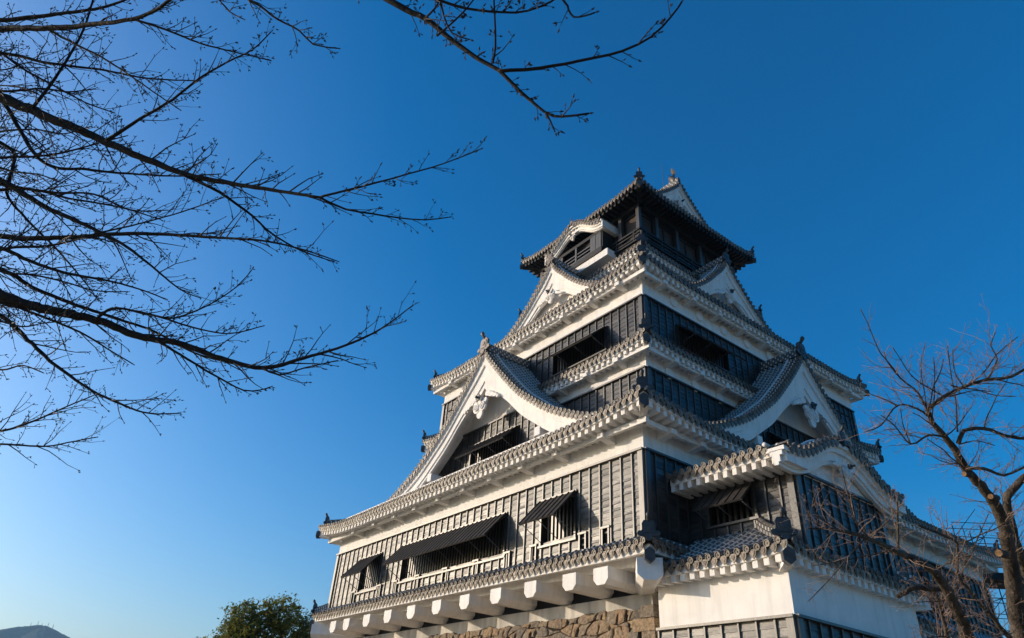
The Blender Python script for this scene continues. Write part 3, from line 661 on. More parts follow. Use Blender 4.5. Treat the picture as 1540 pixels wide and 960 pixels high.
skirt('annex roof', 1.2, 4.55, 4.08, 4.43, 2.4, -1.07, 1.38, (3.57, 3.80), sag=.25, lift=.16, ll=2.0, cut={'front': (-1.2, 4.08), 'left': (99, 100), 'back': (-4.08, 1.2)}, parent=annex, purlin=False, onis=((1, -1), (1, 1)), pitch=.36)
aop = [(-1.33, .68, .68, 1.78)]
b = MB(); siding(b, AF, 2.8, -2.25, 2.25, -.9, 1.93, aop, bat=.56, corner=(False, True)); siding(b, AR, 2.25, -2.8, 2.8, -.9, 1.93, bat=.5)
b.build('board_cladding', pmat('siding', 'trim', 'void'), annex)
window(AF, 2.8, *aop[0], 1.82, annex, out=.8, drop=.78)
PA = [(0, 3.62), (.6, 3.56), (1.2, 3.32), (1.8, 2.97), (2.4, 2.66), (3.0, 2.48), (3.4, 2.44), (3.95, 2.46)]
FG = Frame((2.25, 5.1), (0, 1), (1, 0))
ga = gable(FG, PA, -2.3, 2.85, annex, kake=.85, depth=.62, wall_back=.55, wall_z=1.9, siding_z=1.9, orn=.6, ornz=2.4, oni=.55, ridge_h=.22, eave_end=True)
for sg, F in ((-1, AF), (1, FA['back'])):
    b = MB()
    o_ = 4.05
    x0, x1 = (-2.15, 2.75) if sg < 0 else (-2.75, 2.15)
    F.box(b, x0, x1, o_-.32, o_-.14, 2.12, 2.36, 0); F.box(b, x0, x1, 2.6, o_-.2, 2.16, 2.2, 0)
    for k in range(13):
        s_ = x0+.09+k*(x1-x0-.18)/12; F.box(b, s_-.085, s_+.085, 2.7, o_-.16, 1.88, 2.17, 0)
    b.build('eave', pmat('plaster'), ga)
for o in list(annex.children): o.matrix_parent_inverse = Matrix.Translation(-Vector(annex.location))
# ================================================================== stone base
def island_mat(name, cols, rough=0.9, bump=1.0, bscale=9.0, spec=0.2, moss=None):
    m = bpy.data.materials.new(name); m.use_nodes = True; n = m.node_tree; b = n.nodes['Principled BSDF']
    b.inputs['Roughness'].default_value = rough; b.inputs['Specular IOR Level'].default_value = spec
    ge = n.nodes.new('ShaderNodeNewGeometry'); cr = n.nodes.new('ShaderNodeValToRGB')
    while len(cr.color_ramp.elements) < len(cols): cr.color_ramp.elements.new(0.5)
    for i, c in enumerate(cols): cr.color_ramp.elements[i].position = i/(len(cols)-1); cr.color_ramp.elements[i].color = (*c, 1)
    n.links.new(ge.outputs['Random Per Island'], cr.inputs['Fac'])
    tc = n.nodes.new('ShaderNodeTexCoord'); nz = n.nodes.new('ShaderNodeTexNoise'); nz.inputs['Scale'].default_value = bscale; nz.inputs['Detail'].default_value = 8
    n.links.new(tc.outputs['Object'], nz.inputs['Vector'])
    mr = n.nodes.new('ShaderNodeMapRange'); mr.inputs[1].default_value = 0.3; mr.inputs[2].default_value = 0.7; mr.inputs[3].default_value = 0.55; mr.inputs[4].default_value = 1.3
    n.links.new(nz.outputs[0], mr.inputs[0])
    mx = n.nodes.new('ShaderNodeMix'); mx.data_type = 'RGBA'; mx.blend_type = 'MULTIPLY'; mx.inputs[0].default_value = 1
    n.links.new(cr.outputs[0], mx.inputs[6]); n.links.new(mr.outputs[0], mx.inputs[7]); n.links.new(mx.outputs[2], b.inputs['Base Color'])
    if bump:
        bp = n.nodes.new('ShaderNodeBump'); bp.inputs['Strength'].default_value = bump; bp.inputs['Distance'].default_value = 0.06
        n.links.new(nz.outputs[0], bp.inputs['Height']); n.links.new(bp.outputs[0], b.inputs['Normal'])
    return m
M['stone'] = island_mat('stone', [(0.22, 0.17, 0.12), (0.30, 0.215, 0.13), (0.18, 0.15, 0.12), (0.30, 0.205, 0.125), (0.23, 0.19, 0.145), (0.13, 0.11, 0.09)])
M['gap'] = mat('stone_gap', (0.035, 0.03, 0.025), 0.95, 0.1)
rs = random.Random(11)
sb = MB()
def batter(d): return .26*d + .035*d*d
def stone_face(F, o0, s0, s1, ztop, zbot, amp=.10):
    """irregular stones laid on the battered face of F (o0 = face at ztop)"""
    def pt(s_, z_, h=0): d = ztop-z_; return F.P(s_, o0+batter(max(0, d))+h, z_)
    n = 12
    for i in range(n):
        za = ztop-.12-(ztop-zbot)*i/n; zb = ztop-.12-(ztop-zbot)*(i+1)/n
        sb.add([pt(s0, zb, -.03), pt(s1, zb, -.03), pt(s1, za, -.03), pt(s0, za, -.03)], [(0, 1, 2, 3)], 1)
    ph = [rs.uniform(0, 9) for _ in range(60)]
    def line(j, s_): return ztop-j*.34+amp*(math.sin(s_*1.7+ph[j])+.7*math.sin(s_*3.9+ph[j+1])+.5*math.sin(s_*.6+ph[j+2]))*(1 if j else .45)
    nr = int((ztop-zbot)/.34)+1; prevc = None
    for j in range(nr):
        s_ = s0; cuts = [s0]
        while s_ < s1: s_ += rs.choice((.2, .3, .4, .5, .62, .8))*rs.uniform(.85, 1.15); cuts.append(min(s_, s1))
        if cuts[-1]-cuts[-2] < .25: cuts.pop(-2)
        for a, b in zip(cuts, cuts[1:]):
            sk = rs.uniform(-.12, .12); sk2 = rs.uniform(-.12, .12)
            if a == s0: sk = 0
            if b == s1: sk2 = 0
            m_ = (a+b)/2
            raw = [(a+sk, line(j, a)), (m_+rs.uniform(-.1, .1), line(j, m_)+rs.uniform(-.04, .07)), (b+sk2, line(j, b)),
                   (b-sk2+rs.uniform(-.03, .03), (line(j, b)+line(j+1, b))/2), (b-sk2, line(j+1, b)), (m_+rs.uniform(-.12, .12), line(j+1, m_)+rs.uniform(-.05, .05)), (a-sk, line(j+1, a)), (a-sk+rs.uniform(-.03, .03), (line(j, a)+line(j+1, a))/2)]
            cx = sum(p[0] for p in raw)/8; cz = sum(p[1] for p in raw)/8; h0 = rs.uniform(.03, .10); tx = rs.uniform(-.1, .1); tz = rs.uniform(-.12, .12); vs = []
            for k, hh in ((.98, -.05), (.95, h0*.35), (.86, h0*.8), (.60, h0)):
                for q in raw:
                    u = cx+(q[0]-cx)*k*(1 if k > .9 else rs.uniform(.96, 1.04)); v = cz+(q[1]-cz)*k; vs.append(pt(u, v, hh+(tx*(u-cx)+tz*(v-cz))*(hh > 0)+(rs.uniform(-.012, .012) if hh > .05 else 0)))
            vs.append(pt(cx, cz, h0+rs.uniform(-.01, .02)))
            fs = [(r*8+i, r*8+(i+1) % 8, (r+1)*8+(i+1) % 8, (r+1)*8+i) for r in range(3) for i in range(8)]+[(24+i, 24+(i+1) % 8, 32) for i in range(8)]
            sb.add(vs, [f[::-1] for f in fs], 0)
stone_face(FF, HY1-1.12, -HX1+1.0, HX1-1.35, -2.05, -8.45)
stone_face(FR, HX1-.90, -HY1+1.7, 6.0, -2.05, -8.45)
# long corner blocks
for j in range(14):
    z1 = -1.99-j*.46+rs.uniform(-.02, .02); z0 = z1-.44; lx, ly = (1.0, .55) if j % 2 else (.62, .95)
    def cp(z, g): e = batter(max(0, -2.05-z)); return (-.88+e+g, 1.10-e-g)
    (xa, ya), (xb, yb) = cp(z0, .07), cp(z1, .07); ch = .05
    bt = [(xa, ya), (xa, ya+ly), (xa-lx, ya+ly), (xa-lx, ya)]; tp = [(xb-ch*.4, yb+ch*.4), (xb-ch*.4, yb+ly), (xb-lx, yb+ly), (xb-lx, yb+ch*.4)]
    sb.hexa([(x, y, z0) for x, y in bt]+[(x, y, z1) for x, y in tp], 0)
sb_o = sb.build('stone_base', pmat('stone', 'gap'))
tag(sb_o, 'battered wall of irregular brown stones under the overhanging keep', 'stone wall')

# ================================================================== trees
M['bark'] = mat('bark', (0.020, 0.017, 0.016), 0.85, 0.2, 0.4, 9.0, bump=0.4, bscale=40)
M['bark_grey'] = mat('bark_grey', (0.05, 0.039, 0.031), 0.85, 0.2, 0.5, 7.0, bump=0.9, bscale=30, stretch=(1, 1, .5), var2=(0.11, 0.088, 0.068))
M['twig'] = mat('twig', (0.03, 0.024, 0.022), 0.7, 0.3)
M['twig_red'] = mat('twig_red', (0.22, 0.15, 0.115), 0.7, 0.3, 0.3, 5.0)
M['cut'] = mat('cut_wood', (0.20, 0.12, 0.065), 0.9, 0.1, 0.5, 30.0)
CHERRY_A = {
  'A': [(8.717,-22.145,-1.561,0.1239),(9.745,-21.098,-1.936,0.0905),(10.473,-20.356,-2.247,0.0718),(11.089,-19.7,-2.595,0.0565),(11.376,-19.381,-2.795,0.0493),(11.703,-19.031,-3.018,0.0416),(12.015,-18.695,-3.252,0.0343),(12.365,-18.348,-3.486,0.0267),(12.632,-18.124,-3.609,0.0218),(12.979,-17.851,-3.759,0.0157),(13.229,-17.663,-3.867,0.0114)],
  'A1': [(13.229,-17.663,-3.867,0.0104),(13.385,-17.559,-3.855,0.0088),(13.538,-17.457,-3.844,0.0077),(13.729,-17.337,-3.827,0.0064),(13.877,-17.243,-3.816,0.0055),(14.029,-17.156,-3.796,0.0046),(14.151,-17.092,-3.776,0.0039)],
  'A2': [(13.229,-17.663,-3.867,0.0094),(13.286,-17.499,-3.906,0.0079),(13.362,-17.351,-3.907,0.0068),(13.441,-17.203,-3.906,0.0059),(13.525,-17.059,-3.893,0.005),(13.611,-16.942,-3.859,0.0043)],
  'A3': [(12.392,-18.391,-3.515,0.0159),(12.463,-18.122,-3.581,0.0123),(12.502,-17.875,-3.674,0.0098),(12.505,-17.765,-3.734,0.0087),(12.532,-17.615,-3.788,0.0074),(12.57,-17.473,-3.824,0.0062),(12.637,-17.294,-3.846,0.0047)],
  'C': [(11.98,-18.878,-3.217,0.0166),(12.275,-18.744,-3.149,0.0131),(12.557,-18.612,-3.093,0.0105),(12.796,-18.523,-3.029,0.0086),(13.008,-18.423,-2.995,0.0069),(13.207,-18.321,-2.973,0.0055),(13.375,-18.274,-2.924,0.0043)],
  'B': [(8.717,-22.145,-1.561,0.0805),(10.288,-20.842,-1.961,0.0505),(11.56,-19.835,-2.362,0.032),(12.084,-19.437,-2.551,0.0252),(12.371,-19.239,-2.643,0.0216),(12.706,-19.018,-2.75,0.0177),(12.95,-18.897,-2.788,0.015),(13.191,-18.813,-2.799,0.0125),(13.417,-18.732,-2.819,0.0102)],
  'B1': [(12.521,-19.039,-2.561,0.0116),(12.695,-18.825,-2.673,0.0092),(12.861,-18.611,-2.8,0.0074),(13.033,-18.415,-2.896,0.0059),(13.221,-18.208,-2.996,0.0044)],
  'B2': [(11.936,-19.528,-2.482,0.0121),(12.104,-19.322,-2.641,0.0099),(12.27,-19.127,-2.788,0.0084),(12.428,-18.93,-2.956,0.0069),(12.62,-18.688,-3.178,0.0053),(12.733,-18.551,-3.303,0.0044)],
  'B3': [(8.717,-22.145,-1.561,0.0681),(10.408,-20.654,-1.872,0.0367),(11.275,-19.938,-2.035,0.0245),(11.823,-19.503,-2.144,0.0174),(12.146,-19.264,-2.199,0.0135),(12.487,-19.056,-2.214,0.0097)],
  'S': [(11.444,-19.429,-2.832,0.0176),(11.633,-19.381,-2.705,0.0148),(11.818,-19.346,-2.573,0.0127),(12.024,-19.325,-2.412,0.0106),(12.194,-19.344,-2.254,0.0087),(12.331,-19.372,-2.12,0.0073)],
  'D': [(7.972,-21.786,-2.477,0.0958),(9.511,-20.582,-2.582,0.0581),(10.229,-19.938,-2.779,0.0435),(10.649,-19.488,-3.03,0.0343),(10.952,-19.132,-3.285,0.0272),(11.259,-18.807,-3.493,0.0209),(11.531,-18.519,-3.694,0.0154),(11.718,-18.305,-3.88,0.0113),(11.912,-18.08,-4.092,0.0069),(12.047,-17.956,-4.175,0.0046)],
  'E': [(7.972,-21.786,-2.477,0.0639),(9.252,-20.372,-3.064,0.0419),(10.387,-19.328,-3.375,0.0285),(10.887,-18.922,-3.469,0.0234),(11.382,-18.558,-3.529,0.0186),(11.741,-18.282,-3.602,0.0152),(12.13,-17.979,-3.702,0.0116),(12.456,-17.73,-3.793,0.0087),(12.712,-17.515,-3.91,0.0063),(12.9,-17.347,-4.02,0.0045)],
  'F': [(7.972,-21.786,-2.477,0.1277),(8.735,-20.808,-2.985,0.0977),(9.576,-19.813,-3.475,0.0737),(10.188,-19.153,-3.773,0.0588),(10.495,-18.835,-3.916,0.0518),(10.911,-18.453,-4.05,0.0433),(11.2,-18.157,-4.204,0.037),(11.478,-17.92,-4.285,0.0318),(11.769,-17.645,-4.426,0.026),(12.048,-17.408,-4.526,0.0209),(12.368,-17.239,-4.508,0.0162),(12.687,-17.087,-4.479,0.0117),(12.974,-16.98,-4.43,0.0078),(13.242,-16.919,-4.354,0.0043)],
  'F2': [(12.127,-17.428,-4.564,0.0093),(12.224,-17.331,-4.618,0.0078),(12.406,-17.234,-4.599,0.0062),(12.634,-17.108,-4.584,0.0045)],
  'F3': [(11.441,-18.054,-4.301,0.0148),(11.589,-17.823,-4.434,0.011),(11.726,-17.613,-4.556,0.0084),(11.846,-17.445,-4.641,0.0065),(11.94,-17.36,-4.645,0.0055),(12.016,-17.31,-4.628,0.0047)],
  'F4': [(11.016,-18.455,-4.099,0.0154),(11.129,-18.42,-4.057,0.014),(11.235,-18.353,-4.053,0.0129),(11.487,-18.127,-4.138,0.0105),(11.742,-17.884,-4.253,0.0081),(11.985,-17.682,-4.326,0.0063),(12.241,-17.536,-4.317,0.0046)],
  'F5': [(11.606,-18.137,-4.198,0.0097),(11.719,-18.024,-4.223,0.0084),(11.963,-17.877,-4.165,0.0068),(12.205,-17.771,-4.071,0.0054),(12.349,-17.74,-3.989,0.0046)],
  'G': [(7.972,-21.786,-2.477,0.0575),(9.125,-20.375,-3.063,0.0368),(10.112,-19.244,-3.525,0.0238),(10.298,-19.003,-3.664,0.0212),(10.578,-18.676,-3.825,0.0177),(10.899,-18.329,-3.977,0.0141),(11.142,-18.071,-4.094,0.0114),(11.385,-17.779,-4.271,0.0084),(11.6,-17.567,-4.362,0.0063)],
  'K': [(9.374,-20.328,-3.155,0.0406),(9.996,-19.697,-3.334,0.0277),(10.388,-19.289,-3.474,0.0214),(10.611,-19.022,-3.611,0.0175),(10.856,-18.757,-3.725,0.0138),(11.09,-18.532,-3.797,0.0107),(11.296,-18.327,-3.875,0.008),(11.507,-18.1,-3.986,0.005)],
  'H': [(7.972,-21.786,-2.477,0.0702),(8.878,-20.542,-3.236,0.0457),(9.678,-19.643,-3.657,0.0319),(10.18,-19.083,-3.948,0.0238),(10.371,-18.823,-4.158,0.02),(10.554,-18.577,-4.361,0.0165),(10.797,-18.288,-4.567,0.0125),(11.029,-18.055,-4.695,0.0093),(11.203,-17.897,-4.765,0.0072),(11.439,-17.734,-4.787,0.0048)],
  'H2': [(9.612,-19.629,-3.686,0.0257),(10.179,-19.127,-3.837,0.0171),(10.491,-18.821,-3.978,0.0132),(10.789,-18.519,-4.14,0.0096),(11.022,-18.263,-4.314,0.0067),(11.16,-18.115,-4.416,0.005)],
  'I': [(8.776,-19.859,-4.735,0.0281),(9.43,-19.13,-4.853,0.0173),(9.921,-18.73,-4.782,0.0121),(10.136,-18.576,-4.73,0.01),(10.4,-18.413,-4.64,0.0076),(10.665,-18.25,-4.553,0.0052)],
  'J': [(8.776,-19.859,-4.735,0.0224),(9.476,-19.12,-4.881,0.0142),(9.962,-18.69,-4.891,0.0102),(10.266,-18.41,-4.915,0.0078),(10.498,-18.24,-4.886,0.0062),(10.662,-18.121,-4.865,0.0051)],
  'H0': [(7.972,-21.786,-2.477,0.0766),(8.342,-20.794,-3.666,0.0515),(8.776,-19.859,-4.735,0.0337)],
  'U': [(8.717,-22.145,-1.561,0.0619),(11.119,-20.54,-1.642,0.0299),(12.235,-19.594,-2.069,0.0177),(13.038,-18.952,-2.418,0.0098),(13.306,-18.613,-2.839,0.0059),(13.366,-18.533,-2.954,0.005),(13.448,-18.449,-3.042,0.0041)],
  'U2': [(13.01,-18.955,-2.384,0.0156),(13.355,-18.459,-2.744,0.0098),(13.469,-18.277,-2.901,0.0081),(13.564,-18.146,-2.998,0.007),(13.613,-18.051,-3.102,0.0061),(13.733,-17.93,-3.159,0.0051)],
  'N1': [(9.793,-20.724,-2.249,0.0348),(10.539,-19.641,-2.619,0.0195),(10.566,-19.474,-2.801,0.0173),(10.48,-19.43,-3.016,0.0151),(10.539,-19.212,-3.219,0.0125),(10.662,-18.889,-3.469,0.009),(10.769,-18.552,-3.764,0.0054)],
  'N2': [(9.77,-20.703,-2.298,0.029),(10.497,-19.798,-2.812,0.0168),(10.916,-19.416,-2.922,0.0125),(11.213,-19.181,-2.962,0.0098),(11.525,-18.973,-2.962,0.0072),(11.803,-18.792,-2.963,0.005)],
  'N3': [(9.855,-20.66,-1.854,0.036),(10.527,-19.935,-2.123,0.0252),(10.819,-19.306,-2.804,0.0173),(11.155,-18.963,-2.941,0.0137),(11.495,-18.65,-3.039,0.0105),(11.832,-18.359,-3.119,0.0075),(12.124,-18.132,-3.164,0.005)],
  'N4': [(9.997,-20.917,-1.808,0.029),(11.061,-19.869,-2.162,0.0167),(11.399,-19.516,-2.323,0.0135),(11.784,-19.146,-2.47,0.0102),(12.102,-18.832,-2.618,0.0076),(12.472,-18.513,-2.738,0.0048)],
  'N5': [(9.453,-20.403,-2.983,0.029),(10.272,-19.694,-3.034,0.0185),(10.739,-19.291,-3.073,0.0139),(11.055,-18.954,-3.191,0.0106),(11.369,-18.635,-3.294,0.0076),(11.618,-18.358,-3.417,0.0051)],
  'X0': [(10.046,-20.761,-1.948,0.0176),(10.227,-20.554,-2.083,0.015),(10.452,-20.404,-2.098,0.0132),(10.633,-20.221,-2.201,0.0116),(10.83,-20.062,-2.254,0.0101),(11.01,-19.894,-2.341,0.0087),(11.199,-19.743,-2.397,0.0075),(11.408,-19.614,-2.414,0.0062),(11.579,-19.458,-2.502,0.0051)],
  'X1': [(9.646,-20.743,-1.999,0.0293),(9.886,-20.521,-2.06,0.0246),(10.151,-20.328,-2.067,0.021),(10.369,-20.101,-2.163,0.0178),(10.596,-19.895,-2.226,0.015),(10.826,-19.701,-2.274,0.0124),(11.057,-19.516,-2.311,0.0099),(11.266,-19.32,-2.389,0.0076),(11.491,-19.148,-2.423,0.0053)],
  'X2': [(10.143,-20.384,-2.797,0.0214),(10.396,-20.208,-2.803,0.0181),(10.619,-20.015,-2.858,0.0156),(10.848,-19.837,-2.892,0.0135),(11.063,-19.656,-2.946,0.0115),(11.286,-19.49,-2.977,0.0097),(11.497,-19.322,-3.025,0.008),(11.691,-19.147,-3.103,0.0063),(11.915,-19.007,-3.112,0.0048)],
  'X3': [(10.549,-20.284,-3.012,0.024),(10.741,-20.112,-3.086,0.0201),(10.928,-19.942,-3.165,0.0173),(11.114,-19.779,-3.239,0.0147),(11.288,-19.607,-3.345,0.0123),(11.461,-19.443,-3.443,0.0101),(11.632,-19.288,-3.533,0.0081),(11.809,-19.149,-3.594,0.0063),(11.974,-19.001,-3.687,0.0044)],
  'X4': [(10.259,-19.929,-3.822,0.0218),(10.57,-19.662,-3.83,0.0184),(10.85,-19.379,-3.895,0.0158),(11.172,-19.149,-3.86,0.0135),(11.461,-18.906,-3.876,0.0115),(11.77,-18.693,-3.842,0.0095),(12.066,-18.484,-3.819,0.0077),(12.361,-18.287,-3.789,0.006),(12.658,-18.107,-3.745,0.0044)],
  'X5': [(9.886,-19.795,-4.135,0.0167),(10.089,-19.61,-4.215,0.0142),(10.32,-19.463,-4.218,0.0124),(10.539,-19.315,-4.239,0.0108),(10.744,-19.162,-4.278,0.0094),(10.945,-19.013,-4.32,0.0081),(11.134,-18.858,-4.389,0.0068),(11.345,-18.733,-4.398,0.0056),(11.542,-18.606,-4.424,0.0045)],
  'X6': [(8.902,-19.771,-4.216,0.0251),(9.133,-19.626,-4.217,0.0212),(9.348,-19.475,-4.24,0.0183),(9.557,-19.326,-4.271,0.0157),(9.773,-19.189,-4.283,0.0134),(9.985,-19.056,-4.295,0.0112),(10.169,-18.896,-4.379,0.009),(10.384,-18.778,-4.377,0.0071),(10.564,-18.63,-4.454,0.0052)],
  'X7': [(10.436,-20.537,-2.444,0.0176),(10.623,-20.377,-2.516,0.0151),(10.814,-20.229,-2.569,0.0132),(11.008,-20.089,-2.614,0.0115),(11.181,-19.936,-2.699,0.0099),(11.357,-19.794,-2.767,0.0085),(11.532,-19.657,-2.832,0.0072),(11.703,-19.524,-2.899,0.0059),(11.86,-19.379,-3.003,0.0047)],
  'X8': [(10.07,-20.991,-1.428,0.0255),(10.278,-20.717,-1.575,0.0216),(10.486,-20.455,-1.709,0.0187),(10.692,-20.202,-1.835,0.0162),(10.883,-19.938,-2.001,0.0137),(11.061,-19.662,-2.211,0.0112),(11.245,-19.413,-2.373,0.0091),(11.425,-19.169,-2.536,0.007),(11.613,-18.948,-2.657,0.0052)],
  'X9': [(10.154,-20.309,-2.966,0.0266),(10.407,-20.036,-3.058,0.0223),(10.679,-19.795,-3.091,0.0191),(10.904,-19.513,-3.239,0.0161),(11.143,-19.263,-3.326,0.0135),(11.384,-19.029,-3.396,0.0111),(11.627,-18.811,-3.446,0.0089),(11.834,-18.562,-3.585,0.0067),(12.071,-18.362,-3.626,0.0047)],
  'X10': [(9.667,-20.116,-3.416,0.0192),(9.895,-19.855,-3.536,0.0163),(10.143,-19.632,-3.585,0.0142),(10.375,-19.402,-3.664,0.0124),(10.593,-19.167,-3.772,0.0106),(10.826,-18.961,-3.824,0.0091),(11.045,-18.751,-3.902,0.0076),(11.255,-18.542,-3.991,0.0062),(11.48,-18.362,-4.029,0.0049)],
}
CHERRY_T = {
  'T': [(12.78,-20.393,-0.594,0.0629),(13.457,-19.069,-1.864,0.0375),(13.842,-18.359,-2.606,0.0262),(14.188,-17.841,-3.112,0.0185),(14.336,-17.656,-3.277,0.0158),(14.413,-17.536,-3.417,0.014),(14.511,-17.395,-3.577,0.0119),(14.593,-17.295,-3.678,0.0104),(14.653,-17.197,-3.815,0.0089),(14.735,-17.083,-3.962,0.0071),(14.802,-17.024,-4.01,0.0062),(14.923,-16.954,-4.037,0.0049)],
  'T2': [(14.62,-17.311,-3.719,0.0113),(14.775,-17.168,-3.728,0.0096),(14.935,-17.036,-3.717,0.0082),(15.11,-16.902,-3.699,0.007),(15.24,-16.83,-3.658,0.0061),(15.35,-16.802,-3.593,0.0054),(15.423,-16.797,-3.541,0.0049)],
  'T3': [(14.228,-18.037,-3.172,0.011),(14.514,-17.685,-3.342,0.0083),(14.613,-17.559,-3.41,0.0075),(14.753,-17.412,-3.463,0.0066),(14.855,-17.323,-3.482,0.006),(14.965,-17.26,-3.464,0.0055),(15.043,-17.235,-3.434,0.0051)],
  'T4': [(14.765,-17.106,-4.005,0.0058),(14.763,-17.068,-4.043,0.0044),(14.756,-17.03,-4.087,0.0033)],
  'T5': [(14.614,-17.353,-3.688,0.0061),(14.658,-17.375,-3.611,0.0056),(14.694,-17.41,-3.532,0.0052),(14.749,-17.471,-3.406,0.0047),(14.787,-17.512,-3.318,0.0044)],
  'T6': [(14.904,-17.393,-3.279,0.0087),(15.017,-17.228,-3.481,0.006),(15.028,-17.196,-3.546,0.0054),(15.039,-17.17,-3.594,0.005),(15.088,-17.138,-3.609,0.0045),(15.136,-17.115,-3.614,0.0041)],
  'T7': [(14.401,-17.597,-3.454,0.0063),(14.511,-17.573,-3.436,0.0051),(14.611,-17.557,-3.418,0.0042),(14.697,-17.551,-3.397,0.0035)],
  'T8': [(14.401,-17.682,-3.375,0.0063),(14.486,-17.672,-3.369,0.0051),(14.549,-17.685,-3.355,0.0044),(14.62,-17.726,-3.334,0.0035)],
  'T9': [(14.518,-17.668,-3.331,0.0063),(14.514,-17.626,-3.433,0.0052),(14.525,-17.569,-3.535,0.0043),(14.59,-17.492,-3.59,0.0035)],
}
